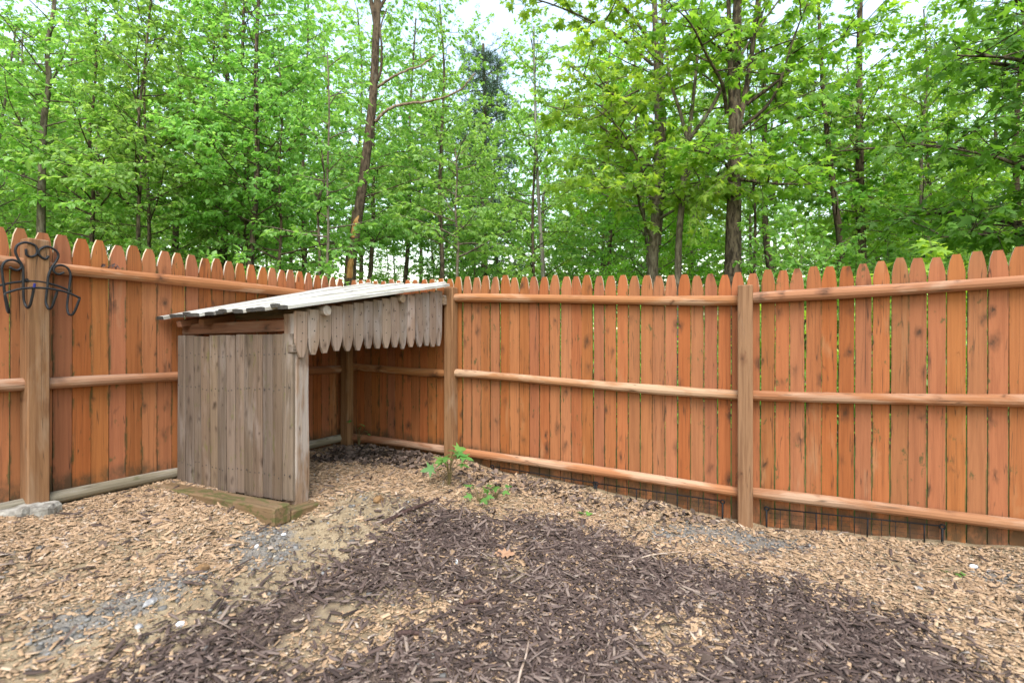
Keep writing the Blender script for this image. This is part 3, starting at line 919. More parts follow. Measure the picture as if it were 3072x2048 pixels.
# ------------------------------------------------------------------ single stones, sticks, leaf
def stone(label, x, y, s, mat, sq=(1, .8, .5), name='stone'):
    mb = MB()
    nu, nv_ = 9, 6
    V = [(0, 0, -1)]
    for j in range(1, nv_):
        ph = -math.pi / 2 + math.pi * j / nv_
        for i in range(nu):
            t = 2 * math.pi * i / nu
            q = 1 + rng.normal(0, .10)
            V.append((math.cos(t) * math.cos(ph) * q, math.sin(t) * math.cos(ph) * q, math.sin(ph) * q))
    V.append((0, 0, 1))
    F = [[0, 1 + (i + 1) % nu, 1 + i] for i in range(nu)]
    for j in range(nv_ - 2):
        for i in range(nu):
            F.append([1 + j * nu + i, 1 + j * nu + (i + 1) % nu, 1 + (j + 1) * nu + (i + 1) % nu, 1 + (j + 1) * nu + i])
    last = len(V) - 1
    F += [[last, last - nu + i, last - nu + (i + 1) % nu] for i in range(nu)]
    mb.add(np.array(V) * np.array(sq) * s, F)
    o = link(name, mb.mesh(name, False), mat, None, Matrix.Translation((x, y, float(gsurf(x, y)) + s * sq[2] * .55)) @ Matrix.Rotation(rng.uniform(0, 6), 4, 'Z'))
    tag(o, label, 'stone', 'loose stones on the pen floor')
stone('largest flat grey stone on the bare soil at lower left', -1.5, 2.11, .036, M['stone_grey'], (1, .55, .35))
stone('small pale grey stone nearest the lower left mulch edge', -1.45, 1.98, .02, M['stone_grey'], (1, .7, .5))
stone('pale stone lying at the ragged left edge of the dark mulch', -1.31, 2.01, .016, M['stone_white'], (1, .8, .7))
stone('round brown stone alone on the bare soil left of the mulch', -1.44, 2.37, .03, M['stone_brown'], (1, .9, .7))
stone('brown earth clod in front of the open shed', -.87, 3.32, .045, M['stone_brown'], (1, .7, .6))
stone('tiny white stone on dark mulch below the oak leaf', -.31, 2.84, .013, M['stone_white'], (.7, .7, 1.2))
stone('white stone on gravel nearest the sleeper end', -1.26, 2.81, .014, M['stone_white'])
stone('white stone on gravel further from the sleeper end', -1.33, 2.66, .018, M['stone_white'], (1, .6, .6))
stone('white stone at the foot of the right fence panel', 2.53, 2.87 - .08, .022, M['stone_white'], (1, .7, .6))
stone('bluish pale stone in the chips at far right below the fence', 2.10, 2.62, .016, M['stone_grey'])

def stick(label, pts, r, mat, name='stick'):
    P = np.array([(x, y, float(gsurf(x, y)) + .012 + dz) for x, y, dz in pts])
    o0 = P[0].copy()
    mb = MB(); mb.tube(smoothpath(P - o0, 4), np.linspace(r, r * .55, (len(P) - 1) * 4 + 1) * (1 + .08 * rng.standard_normal((len(P) - 1) * 4 + 1)), 7)
    o = link(name, mb.mesh(name, True), mat, None, Matrix.Translation(o0))
    tag(o, label, 'stick', 'loose sticks on the mulch')
stick('long pale bent stick on the mulch at the bottom edge', [(.02, 1.98, 0), (.03, 2.09, .005), (.06, 2.20, .01), (.075, 2.30, .012)], .007, M['stick'])
stick('dark bark strip lying across the soil before the seedling', [(-.77, 3.05, 0), (-.68, 3.27, .006), (-.60, 3.45, .006), (-.52, 3.64, 0)], .016, M['bark_chunk'])
stick('thin pale twig in front of the right gravel patch', [(.70, 3.05, .004), (.85, 3.14, .01), (1.05, 3.2, .012)], .006, M['stick'])
def chunk(label, x, y, L, az):
    d = np.array([math.cos(az), math.sin(az)])
    stick(label, [(x - d[0] * L / 2, y - d[1] * L / 2, .004), (x, y, .012), (x + d[0] * L / 2, y + d[1] * L / 2, .004)], .015, M['bark_chunk'], 'bark_chunk')
chunk('fat dark bark chunk in the mulch left of centre', -.45, 2.24, .10, .1)
chunk('dark bark chunk with dark hollow below it in mid mulch', -.20, 2.52, .085, .5)

def leaf2d(kind):
    if kind == 'maple':
        h = [(.04, .02), (.18, .07), (.42, -.06), (.25, .20), (.66, .44), (.30, .44), (.17, .46), (.16, .74)]
        return [(0, 0)] + h + [(0, 1.0)] + [(-x, y) for x, y in h[::-1]], (0, .32)
    if kind == 'oak':
        h = [(.05, .05), (.14, .14), (.10, .22), (.30, .30), (.13, .40), (.38, .55), (.15, .62), (.28, .80), (.08, .82)]
        return [(0, 0)] + h + [(0, 1.0)] + [(-x, y) for x, y in h[::-1]], (0, .5)
pts, ctr = leaf2d('oak')
Vv = [(x, y, .06 * abs(x) + .12 * (y - .5) ** 2) for x, y in pts] + [(ctr[0], ctr[1], 0)]
mb = MB(); mb.add(np.array(Vv) * .135, [[i, (i + 1) % len(pts), len(pts)] for i in range(len(pts))])
ol = link('oak_leaf', mb.mesh('oak_leaf'), M['oakleaf'], None, Matrix.Translation((.02, 3.02, float(gsurf(.02, 3.02)) + .04)) @ Matrix.Rotation(R(80), 4, 'Z') @ Matrix.Rotation(R(-16), 4, 'Y'))
tag(ol, 'dry tan lobed oak leaf lying on the dark mulch', 'leaf')

# ------------------------------------------------------------------ foliage machinery
MAPLE, MC = leaf2d('maple')
def leaf_arrays(pos, ax, nn, size, kind):
    """pos (n,3) base of leaf, ax tip direction, nn normal -> V, F list"""
    n = len(pos)
    sd_ = np.cross(ax, nn); sd_ /= np.linalg.norm(sd_, axis=1)[:, None] + 1e-9
    nn = np.cross(sd_, ax)
    if kind == 'maple':
        P2d = MAPLE + [MC]
        hh = [-.16 * abs(x) - .22 * max(0, y - .3) ** 2 for x, y in P2d]
    elif kind == 'needle':
        P2d = [(0, 0), (.045, .4), (0, 1), (-.045, .4)]; hh = [0, 0, -.05, 0]
    else:
        P2d = [(0, 0), (.27, .30), (.25, .62), (0, 1), (-.25, .62), (-.27, .30)]
        hh = [0, .06, .03, -.16, .03, .06]
    k = len(P2d)
    V = np.stack([pos + ax * (y * size)[:, None] + sd_ * (x * size)[:, None] + nn * (h * size)[:, None] for (x, y), h in zip(P2d, hh)], 1).reshape(-1, 3)
    b0 = np.arange(n)[:, None] * k
    if kind == 'maple':
        m = k - 1
        F = [np.concatenate([b0 + np.array([i, (i + 1) % m, m])[None] for i in range(m)])]
    elif kind == 'needle':
        F = [b0 + np.array([0, 1, 2, 3])[None]]
    else:
        F = [np.concatenate([b0 + np.array([0, 1, 2, 3])[None], b0 + np.array([0, 3, 4, 5])[None]])]
    return V, F, k

class Tree:
    def __init__(s, seed, kind='simple', leaf=.075, gap=.5, droop=.35, tilt=.42, tint=(2.0, 2.2)):
        s.r = np.random.default_rng(seed)
        s.kind, s.leaf, s.gap, s.droop, s.tilt, s.tint = kind, leaf, gap, droop, tilt, tint
        s.clear = 0.0
        s.wood = MB()
        s.pos, s.ax, s.nn, s.sz, s.tn = [], [], [], [], []
    def twig_leaves(s, P):
        """P (m,3) fine polyline"""
        r = s.r
        seg = np.linalg.norm(np.diff(P, axis=0), axis=1); L = seg.sum()
        n = max(2, int(L / (s.leaf * s.gap * .66)))
        t = np.sort(r.uniform(.08, 1, n)) * L
        cs = np.concatenate([[0], np.cumsum(seg)])
        pos = np.stack([np.interp(t, cs, P[:, i]) for i in range(3)], -1)
        d = P[-1] - P[0]; d /= np.linalg.norm(d) + 1e-9
        side = np.cross(d, [0, 0, 1.]); side /= np.linalg.norm(side) + 1e-9
        for sg in (-1, 1):
            k = r.uniform(0, 1, n) < .82
            m = int(k.sum())
            if not m: continue
            a = r.normal(.85, .35, m)
            ax = np.cos(a)[:, None] * d + (sg * np.sin(a))[:, None] * side
            ax[:, 2] -= np.abs(r.normal(s.droop * 1.5, .4, m))
            ax += r.normal(0, .22, (m, 3))
            ax /= np.linalg.norm(ax, axis=1)[:, None]
            nn = np.stack([r.normal(0, s.tilt * 1.25, m), r.normal(0, s.tilt * 1.25, m), np.ones(m)], -1)
            s.pos.append(pos[k] + ax * s.leaf * .2); s.ax.append(ax); s.nn.append(nn)
            s.sz.append(s.leaf * np.clip(r.normal(1, .22, m), .5, 1.5)); s.tn.append(r.beta(*s.tint, m))
    def spray(s, p, d, L, rad, level=1, elevkeep=.55, twigs=True, sides=5):
        r = s.r
        d = np.asarray(d, float); d /= np.linalg.norm(d)
        n = 7
        P = [np.asarray(p, float)]
        for i in range(n):
            d = d + r.normal(0, .09, 3); d[2] *= (1 - (1 - elevkeep) / n); d /= np.linalg.norm(d)
            P.append(P[-1] + d * L / n)
        P = np.array(P)
        s.wood.tube(P, np.linspace(rad, max(.0025, rad * .2), n + 1), sides, False)
        if twigs:
            s.twigs_on(P, L, level)
        return P
    def twigs_on(s, P, L, level=1, start=.22, dens=1.0):
        r = s.r
        k = max(3, int(L / .175 * dens))
        sg = 1
        for t in np.linspace(start, 1.0, k):
            i = t * (len(P) - 1); i0 = min(int(i), len(P) - 2); q = P[i0] + (P[i0 + 1] - P[i0]) * (i - i0)
            dd = P[i0 + 1] - P[i0]; dd /= np.linalg.norm(dd) + 1e-9
            a = sg * r.uniform(.55, 1.15); sg = -sg
            c_, s_ = math.cos(a), math.sin(a)
            e = np.array([dd[0] * c_ - dd[1] * s_, dd[0] * s_ + dd[1] * c_, dd[2] * .6 + r.normal(.06, .38)])
            e /= np.linalg.norm(e)
            TL = L * .42 * (1.15 - .75 * t) * r.uniform(.6, 1.25) + .10
            m = 4
            T = [q]
            for _ in range(m):
                e = e + r.normal(0, .1, 3); e[2] -= .05; e /= np.linalg.norm(e)
                T.append(T[-1] + e * TL / m)
            T = np.array(T)
            s.wood.tube(T, np.linspace(.0045 if TL < .6 else .007, .002, m + 1), 3, False)
            if TL > .75 and level > 0:
                s.twigs_on(T, TL, level - 1, .3, .8)
            s.twig_leaves(T)
    def trunk(s, P, r0, r1, sides=12, jit=.03, n=5):
        P = smoothpath(P, n)
        h = np.linspace(0, 1, len(P))
        rr = r0 + (r1 - r0) * h
        rr = rr * (1 + .35 * np.exp(-h * 16))
        s.wood.tube(P, rr, sides, False, 0, jit)
        return P, rr
    def branches(s, P, n, t0, t1, L0, L1, elev=(.15, .75), az=None, rad=.018, level=1, keep=.55, azr=None):
        r = s.r
        ga = r.uniform(0, 6.28)
        for k in range(n):
            t = t0 + (t1 - t0) * (k + r.uniform(.1, .9)) / n
            i = t * (len(P) - 1); i0 = min(int(i), len(P) - 2); p = P[i0] + (P[i0 + 1] - P[i0]) * (i - i0)
            a = ga + k * 2.399 + r.normal(0, .3)
            if azr is not None:
                a = r.uniform(*azr)
            if s.clear and math.sin(a) < -.25 and r.uniform() < s.clear:
                continue
            e = r.uniform(*elev) + .35 * (t - t0)
            f = (t - t0) / (t1 - t0 + 1e-9)
            L = (L0 + (L1 - L0) * f) * r.uniform(.65, 1.25)
            s.spray(p, (math.cos(a) * math.cos(e), math.sin(a) * math.cos(e), math.sin(e)), L, rad * (.6 + .4 * L / max(L0, .1)) * (1 - .5 * f), level, keep)
    def meshes(s, name):
        wm = s.wood.mesh(name + '_wood', True)
        pos = np.concatenate(s.pos); ax = np.concatenate(s.ax); nn = np.concatenate(s.nn); sz = np.concatenate(s.sz)
        V, F, k = leaf_arrays(pos, ax, nn, sz, s.kind)
        lm = npmesh(name + '_leaves', V, F, np.repeat(np.concatenate(s.tn), k))
        global LEAVES
        LEAVES += len(pos)
        return wm, lm
LEAVES = 0
def plant(name, label, loc, tree, barkm, leafm, group=None, cat='tree', parts=('trunk', 'crown')):
    root = thing(name, label, cat, loc, group)
    wm, lm = tree.meshes(name)
    link(parts[0], wm, M[barkm], root)
    link(parts[1], lm, M[leafm], root)
    return root
def at(px, Y):
    return (px - 1176) / 1170. * Y
def path(pts, Y, base):
    """image polyline at a given distance, as offsets from the base point"""
    return [((px - 1176) / 1170. * Y - base[0], dy, 1.5 + (784 - py) / 1170. * Y - base[2]) for px, py, dy in pts]
def base_at(px, Y):
    x = at(px, Y)
    return np.array([x, Y, float(gz(x, Y)) - .05])

# --- big dark-barked maple behind the tall post
Y = 7.8; b = base_at(1684, Y)
t = Tree(11, 'maple', .105, .85, .42, .5, (2.2, 1.8))
P, rr = t.trunk([(0, 0, 0)] + path([(1684, 620, 0), (1686, 470, 0), (1688, 330, .02), (1692, 180, .05), (1700, 20, .1), (1705, -160, .1)], Y, b), .135, .05, 14)
for pl in [[(1690, 330, .05), (1712, 200, -.05), (1728, 60, -.1), (1740, -150, -.2)], [(1683, 320, 0), (1672, 180, -.1), (1664, 20, -.15), (1655, -200, -.2)]]:
    L_ = smoothpath(path(pl, Y, b), 4); t.wood.tube(L_, np.linspace(.055, .02, len(L_)), 8, False, 0, .03)
    t.branches(L_, 9, .3, 1.0, 1.3, .9, (.1, .7), level=1)
for pl in [[(1715, 240, 0), (1780, 195, -.2), (1850, 150, -.5), (1930, 130, -.8)], [(1670, 260, 0), (1640, 215, -.3), (1590, 180, -.6), (1540, 140, -.9), (1480, 110, -1.1)],
           [(1690, 420, 0), (1640, 395, -.4), (1590, 400, -.8), (1530, 405, -1.1)], [(1695, 300, 0), (1760, 240, -.2), (1800, 110, -.3), (1840, 0, -.4)],
           [(1688, 410, 0), (1740, 440, -.4), (1790, 465, -.9)]]:
    L_ = smoothpath(path(pl, Y, b), 4); t.wood.tube(L_, np.linspace(.032, .006, len(L_)), 6, False)
    t.branches(L_, 7, .3, 1.0, .9, .55, (-.05, .45), level=1); t.twigs_on(L_, 1.4)
t.clear = .85
t.branches(P, 24, .36, .98, 1.6, 1.1, (.0, .6), level=1)
plant('maple_tree', 'largest maple with dark wet trunk rising behind the tall tan post', tuple(b), t, 'bark_dark', 'leaf_maple', 'trees of the wood behind the fence')

# --- twin-stemmed maple left of it, low sprays of big leaves
Y = 8.6; b = base_at(1500, Y)
t = Tree(12, 'maple', .105, .8, .42, .5, (2.4, 1.6))
P, rr = t.trunk([(0, 0, 0)] + path([(1500, 620, 0), (1508, 470, 0), (1512, 330, 0), (1510, 200, 0), (1505, 60, 0), (1500, -150, 0)], Y, b), .10, .035, 12)
L_ = smoothpath(path([(1512, 560, .1), (1522, 420, .1), (1526, 300, .1), (1522, 150, .12), (1530, 20, .12), (1536, -200, .1)], Y, b), 4); t.wood.tube(L_, np.linspace(.075, .03, len(L_)), 10, False, 0, .03)
t.branches(L_, 10, .5, 1, 1.2, .9, (.1, .7))
for pl in [[(1505, 285, 0), (1440, 270, -.4), (1360, 262, -.9), (1290, 240, -1.2)], [(1505, 390, 0), (1430, 350, -.3), (1340, 310, -.6), (1250, 300, -.9)], [(1500, 150, 0), (1400, 110, -.4), (1280, 90, -.8), (1160, 80, -1.1)],
           [(1500, 100, 0), (1400, 40, -.5), (1300, 0, -1), (1180, -20, -1.3)], [(1500, 470, 0), (1460, 420, -.5), (1400, 360, -1.0), (1330, 330, -1.4)], [(1510, 505, 0), (1560, 480, -.6), (1590, 450, -1.2)], [(1500, 560, 0), (1450, 500, -.6), (1420, 480, -1.1), (1330, 490, -1.4)]]:
    L_ = smoothpath(path(pl, Y, b), 4); t.wood.tube(L_, np.linspace(.028, .006, len(L_)), 6, False)
    t.branches(L_, 8, .3, 1.0, .95, .6, (-.05, .4), level=1); t.twigs_on(L_, 1.6)
t.clear = .85
t.branches(P, 22, .3, .98, 1.7, 1.0, (.0, .6), level=1)
plant('maple_tree', 'twin-stemmed grey maple with pale low sprays, left of the dark maple', tuple(b), t, 'bark_grey', 'leaf_maple', 'trees of the wood behind the fence')

# --- slender forked tree between the two maples
Y = 8.0; b = base_at(1560, Y)
t = Tree(13, 'maple', .09, .7, .4, .5, (2.2, 1.8))
P, rr = t.trunk([(0, 0, 0)] + path([(1558, 600, 0), (1566, 470, 0), (1572, 390, 0), (1580, 325, 0)], Y, b), .055, .042, 10)
for pl in [[(1580, 325, 0), (1560, 250, 0), (1542, 180, .05), (1530, 60, .1), (1520, -60, .1)], [(1580, 325, 0), (1592, 230, 0), (1602, 130, 0), (1612, 0, 0), (1620, -200, 0)], [(1580, 325, 0), (1625, 260, -.1), (1668, 180, -.15), (1730, 80, -.2), (1790, 0, -.3)], [(1566, 430, 0), (1590, 380, -.1), (1625, 350, -.2)]]:
    L_ = smoothpath(path(pl, Y, b), 4); t.wood.tube(L_, np.linspace(.034, .012, len(L_)), 8, False)
    t.branches(L_, 7, .35, 1, .9, .6, (.1, .6))
plant('forked_tree', 'slender tree forking into a wide vee between the two big maples', tuple(b), t, 'bark_grey', 'leaf_maple', 'trees of the wood behind the fence')

# --- broken leaning tree with bare limbs
Y = 9.0; b = base_at(803, Y)
t = Tree(14, 'simple', .08, .7, .35, .45)
P, rr = t.trunk([(0, 0, 0)] + path([(804, 640, 0), (812, 560, 0), (826, 470, 0), (842, 350, 0), (856, 230, 0), (862, 120, 0), (866, 20, 0), (868, -120, 0)], Y, b), .105, .055, 12)
for pl, ra in [([(864, 60, 0), (852, 0, 0), (838, -90, 0)], .05), ([(866, 30, 0), (890, -10, 0), (925, -50, 0)], .035), ([(860, 200, 0), (876, 165, -.05), (878, 110, -.05), (875, 70, -.05), (888, 20, 0)], .026), ([(795, 640, .1), (803, 540, .1), (806, 480, .12)], .05)]:
    L_ = smoothpath(path(pl, Y, b), 4); t.wood.tube(L_, np.linspace(ra, ra * .4, len(L_)), 8, False, 0, .04)
t.clear = 1.0
t.branches(P, 12, .30, .6, 1.0, .8, (.0, .4))
t.branches(P, 5, .86, 1.0, .9, .8, (.2, .8))
bt = plant('broken_tree', 'leaning broken tree with bare crooked limbs and torn bark, beyond the shed', tuple(b), t, 'bark_brown', 'leaf', 'trees of the wood behind the fence')
for pl, ra in [([(858, 274, 0), (880, 256, -.05), (910, 243, -.1), (960, 238, -.15), (1005, 236, -.2), (1050, 222, -.25), (1076, 204, -.3), (1094, 182, -.3)], .030), ([(864, 194, 0), (890, 180, -.05), (930, 164, -.1), (965, 150, -.1), (985, 138, -.1), (1000, 126, -.1)], .024)]:
    L_ = smoothpath(path(pl, Y - .1, b), 5)
    mb = MB(); mb.tube(L_ + rng.normal(0, .006, L_.shape), np.linspace(ra, ra * .35, len(L_)), 8, True, 0, .06)
    link('bare_limb', mb.mesh('bare_limb', True), M['bark_bare'], bt)
for pl, ra in [([(812, 588, -.075), (808, 612, -.08), (806, 640, -.08)], .055), ([(828, 492, -.06), (818, 520, -.07), (813, 548, -.07)], .045)]:
    L_ = smoothpath(path(pl, Y, b), 4)
    mb = MB(); mb.tube(L_, np.concatenate([np.linspace(.01, ra, len(L_) // 2), np.linspace(ra, ra * .9, len(L_) - len(L_) // 2)]), 8, True, 0, .08)
    link('torn_wood', mb.mesh('torn_wood'), M['raw_wood'], bt)

# --- other trunks that can be told apart
def slim(name, label, pts, Y, r0, seed, bm, lm, nb=22, L=1.3, leaf=.08, kind='simple', t0=.3, gap=.55, top=None, elev=(.05, .6)):
    b = base_at(pts[0][0], Y)
    t = Tree(seed, kind, leaf, gap, .38, .45)
    P, rr = t.trunk([(0, 0, 0)] + path([(x, y, 0) for x, y in pts], Y, b), r0, r0 * .35, 10)
    t.branches(P, nb, t0, 1.0, L, L * .6, elev)
    return plant(name, label, tuple(b), t, bm, lm, 'trees of the wood behind the fence')
slim('birch_tree', 'thin white-barked birch standing above the middle fence panel', [(1248, 635), (1242, 540), (1236, 430), (1232, 330), (1228, 200), (1226, 60)], 11.5, .055, 21, 'bark_birch', 'leaf', 12, 1.0, .075, t0=.62)
slim('woodland_tree', 'straight brown trunk seen above the middle of the right fence panel', [(1978, 590), (1976, 450), (1974, 300), (1974, 150), (1976, 0), (1978, -200)], 10.5, .105, 22, 'bark_brown', 'leaf_deep', 26, 1.7, .10, 'maple', .3, .7)
slim('woodland_tree', 'leaning brown trunk just left of the straight one above the right panel', [(1932, 590), (1920, 480), (1905, 350), (1890, 200), (1880, 0)], 10.2, .085, 23, 'bark_brown', 'leaf_deep', 18, 1.4, .10, 'maple', .35, .7)
slim('woodland_tree', 'grey forked trunk behind the left fence near the hook rack', [(94, 525), (96, 400), (100, 280), (112, 190), (108, 110), (125, 0), (130, -200)], 8.6, .065, 24, 'bark_grey', 'leaf', 30, 1.5, .085, 'simple', .22)
slim('woodland_tree', 'grey trunk standing behind the middle of the left fence panel', [(512, 640), (516, 500), (518, 380), (522, 240), (520, 80), (515, -150)], 10.5, .085, 25, 'bark_grey', 'leaf', 34, 1.7, .085)
slim('woodland_tree', 'dark trunk left of the grey one behind the left fence panel', [(402, 600), (404, 500), (402, 400), (410, 240), (415, 60), (415, -100)], 11.0, .075, 26, 'bark_dark', 'leaf', 30, 1.7, .085)
slim('woodland_tree', 'crooked slim tree behind the left panel with steep side shoots', [(318, 590), (318, 480), (325, 380), (318, 280), (335, 120), (350, -60)], 8.2, .035, 27, 'bark_dark', 'leaf', 28, 1.4, .085, elev=(.3, .9))
slim('woodland_tree', 'pale pole-like sapling rising just left of the broken tree', [(752, 640), (754, 520), (752, 400), (756, 260), (752, 120)], 7.8, .026, 28, 'bark_grey', 'leaf', 18, .8, .085, 'simple', .25)
slim('woodland_tree', 'dark twin of the pale sapling, bent over left of the broken tree', [(735, 640), (732, 540), (730, 460), (745, 420), (738, 340)], 7.9, .026, 29, 'bark_dark', 'leaf', 9, .7, .085)
slim('woodland_tree', 'thin straight stem close to the right side of the dark maple', [(1733, 640), (1735, 500), (1728, 380), (1722, 240), (1716, 80)], 8.3, .025, 30, 'bark_dark', 'leaf_maple', 12, .9, .09, 'maple', .3, .8)
slim('woodland_tree', 'young leafy tree lit pale green above the right end of the shed', [(1050, 640), (1052, 560), (1046, 480), (1050, 400), (1044, 330)], 8.2, .028, 31, 'bark_grey', 'leaf', 22, 1.1, .085, 'simple', .28)
slim('woodland_tree', 'young leafy tree crowding the left fence above its third quarter', [(640, 640), (646, 520), (640, 400), (648, 270), (640, 130)], 8.6, .03, 32, 'bark_brown', 'leaf', 28, 1.35, .085, 'simple', .2)
slim('woodland_tree', 'young leafy tree behind the fence close to the hook rack tree', [(210, 560), (214, 450), (205, 330), (218, 190), (220, 20)], 8.8, .04, 33, 'bark_brown', 'leaf', 30, 1.5, .085, 'simple', .2)

# --- overhanging maple at the right edge
b = base_at(2500, 6.4)
t = Tree(41, 'maple', .115, .95, .45, .5, (1.8, 2.6))
P, rr = t.trunk([(0, 0, 0), (.02, 0, 1.5), (0, .05, 3), (.1, 0, 5), (.1, 0, 7.5)], .13, .05, 12)
for pl in [[(2480, 330, 0), (2380, 200, -.3), (2290, 90, -.4), (2200, -10, -.5), (2120, -120, -.5)], [(2480, 470, 0), (2360, 440, -.3), (2220, 400, -.5), (2080, 380, -.6)], [(2490, 300, 0), (2350, 250, -.5), (2180, 230, -.9), (2040, 230, -1)],
           [(2490, 560, 0), (2350, 500, .2), (2230, 470, .4), (2130, 480, .6)], [(2480, 380, 0), (2330, 330, .3), (2180, 300, .5), (2000, 300, .7)], [(2480, 520, 0), (2340, 540, -.2), (2220, 550, -.3), (2100, 560, -.4)], [(2480, 220, 0), (2350, 130, .2), (2250, 110, .4)]]:
    L_ = smoothpath(path([(x, y, d) for x, y, d in pl], 6.4, b), 4); t.wood.tube(L_, np.linspace(.045, .008, len(L_)), 7, False)
    t.branches(L_, 12, .15, 1.0, 1.0, .6, (-.15, .35), level=1); t.twigs_on(L_, 1.6)
t.branches(P, 16, .4, 1.0, 1.8, 1.4, (.0, .5))
plant('maple_tree', 'shady broad-leaved maple overhanging the right end of the fence', tuple(b), t, 'bark_dark', 'leaf_deep', 'trees of the wood behind the fence')
b = base_at(2060, 5.6)
t = Tree(42, 'maple', .13, .8, .45, .45, (2.5, 1.6))
for k in range(9):
    t.spray((rng.uniform(-.5, .6), rng.uniform(-.35, .35), 0), (rng.normal(0, .22), rng.normal(0, .15), 1), rng.uniform(1.5, 2.05), .012, 0, 1.0)
plant('maple_sapling', 'low maple sapling poking leaves over the right fence panel', tuple(b), t, 'bark_grey', 'leaf_maple', None, 'sapling', ('stems', 'leaves'))

# --- pine
b = base_at(1110, 15.5)
t = Tree(51, 'needle', .16, .1, .1, .8, (2, 2.4))
P, rr = t.trunk([(0, 0, 0), (.05, 0, 2.6), (0, 0, 5.2), (.05, 0, 7.8), (0, 0, 10.2)], .13, .04, 10)
for k in range(64):
    q = k / 64; i = (.38 + .62 * q) * (len(P) - 1); p = P[min(int(i), len(P) - 1)]
    a = k * 2.4; e = rng.uniform(-.1, .4); Lb = 1.7 * (1 - .55 * q) * rng.uniform(.7, 1.2)
    B_ = t.spray(p, (math.cos(a) * math.cos(e), math.sin(a) * math.cos(e), math.sin(e)), Lb, .02, 0, .8, False)
    for w in range(26):
        f = rng.uniform(.25, 1); q0 = B_[min(int(f * 7), 6)] + rng.normal(0, .13, 3)
        m = 15
        ax = rng.normal(0, 1, (m, 3)); ax[:, 2] += .5; ax /= np.linalg.norm(ax, axis=1)[:, None]
        t.pos.append(np.tile(q0, (m, 1))); t.ax.append(ax); t.nn.append(rng.normal(0, 1, (m, 3))); t.sz.append(rng.uniform(.1, .19, m)); t.tn.append(rng.beta(2, 2.4, m))
plant('pine_tree', 'bluish dark pine with needle tufts above the gap beside the shed roof', tuple(b), t, 'bark_dark', 'needle', 'trees of the wood behind the fence')

# --- the crowded wood: template trees copied as individuals
TEMPL = []
for k, (h, r0, nb_, L, t0, lm, bm, leaf) in enumerate([(8.5, .06, 46, 1.9, .22, 'leaf', 'bark_grey', .085), (9.5, .075, 48, 2.0, .28, 'leaf', 'bark_brown', .085), (8.0, .05, 44, 1.8, .18, 'leaf', 'bark_dark', .08), (10.5, .085, 44, 2.1, .36, 'leaf', 'bark_dark', .09), (9.0, .06, 46, 1.9, .2, 'leaf_maple', 'bark_grey', .09)]):
    t = Tree(60 + k, 'simple', leaf, .62, .36, .45)
    lean = rng.normal(0, .03, 2)
    P, rr = t.trunk([(lean[0] * z_ + .06 * math.sin(z_ + k), lean[1] * z_ + .05 * math.sin(z_ * 1.3 + k), z_) for z_ in np.linspace(0, h, 7)], r0, r0 * .25, 8, .03, 3)
    t.branches(P, nb_, t0, 1.0, L, L * .5, (.05, .7), rad=.02)
    wm, lm_ = t.meshes('wood_tree')
    wm.materials.append(M[bm]); lm_.materials.append(M[lm])
    TEMPL.append((wm, lm_))
def copy_tree(k, x, y, s, rz, name, label, group):
    root = thing(name, label, 'tree', (x, y, float(gz(x, y)) - .05), group)
    root.rotation_euler = (0, 0, rz); root.scale = (s, s, s)
    for nm, me in zip(('trunk', 'crown'), TEMPL[k]):
        o = bpy.data.objects.new(nm, me); col.objects.link(o); o.parent = root
cnt = 0
def gapslope(s):   # open sky above the shed: keep trees there low
    return -.37 < s < -.11
for lo, hi, nS, jit, sc in [(7.4, 9.2, 9, .5, (.78, .95)), (9.5, 12.5, 15, .5, (.85, 1.05)), (13.5, 17.5, 19, .5, (.95, 1.25)), (19, 24, 22, .5, (1.15, 1.5)), (26, 33, 22, .5, (1.3, 1.8))]:
    for k in range(nS):
        s_ = -1.18 + 2.36 * (k + .5 + rng.uniform(-jit, jit) * .8) / nS
        y = rng.uniform(lo, hi); x = s_ * y
        if y < 9.4 and s_ > -.40: continue
        scl = rng.uniform(*sc)
        if gapslope(s_):
            scl = min(scl, (.56 * y + 1.1) / 9.3)
        copy_tree(int(rng.integers(len(TEMPL))), x, y, scl, rng.uniform(0, 6.28), 'young_tree' if y < 13 else 'distant_tree',
                  'one of the many slim leafy trees crowding the middle of the wood' if y < 13 else 'one of the many thin trees standing far back in the wood',
                  'slim trees crowding the wood' if y < 13 else 'far trees at the back of the wood')
        cnt += 1

for k in range(26):
    s_ = -.55 + 1.5 * (k + rng.uniform(.1, .9)) / 26; y = rng.uniform(13, 22)
    copy_tree(int(rng.integers(len(TEMPL))), s_ * y, y, rng.uniform(.42, .62), rng.uniform(0, 6.28), 'bushy_sapling', 'one of the low bushy saplings filling the view under the far trees', 'low saplings under the far trees')
for k, (x, y) in enumerate([(7.6, 4.2), (8.8, 1.6), (7.4, -.8), (10.5, 3.4), (9.6, -3.0), (11.5, .4), (-9.2, 4.6), (-10.5, 2.0), (-12.5, 5.2)]):  # wood continued out of view, added to cut sky light and darken the shed
    copy_tree(k % len(TEMPL), x, y, .9 + .05 * (k % 3), k * 1.7, 'young_tree', 'one of the unseen leafy trees added beside the pen to block sky light', 'unseen trees added beside the pen')
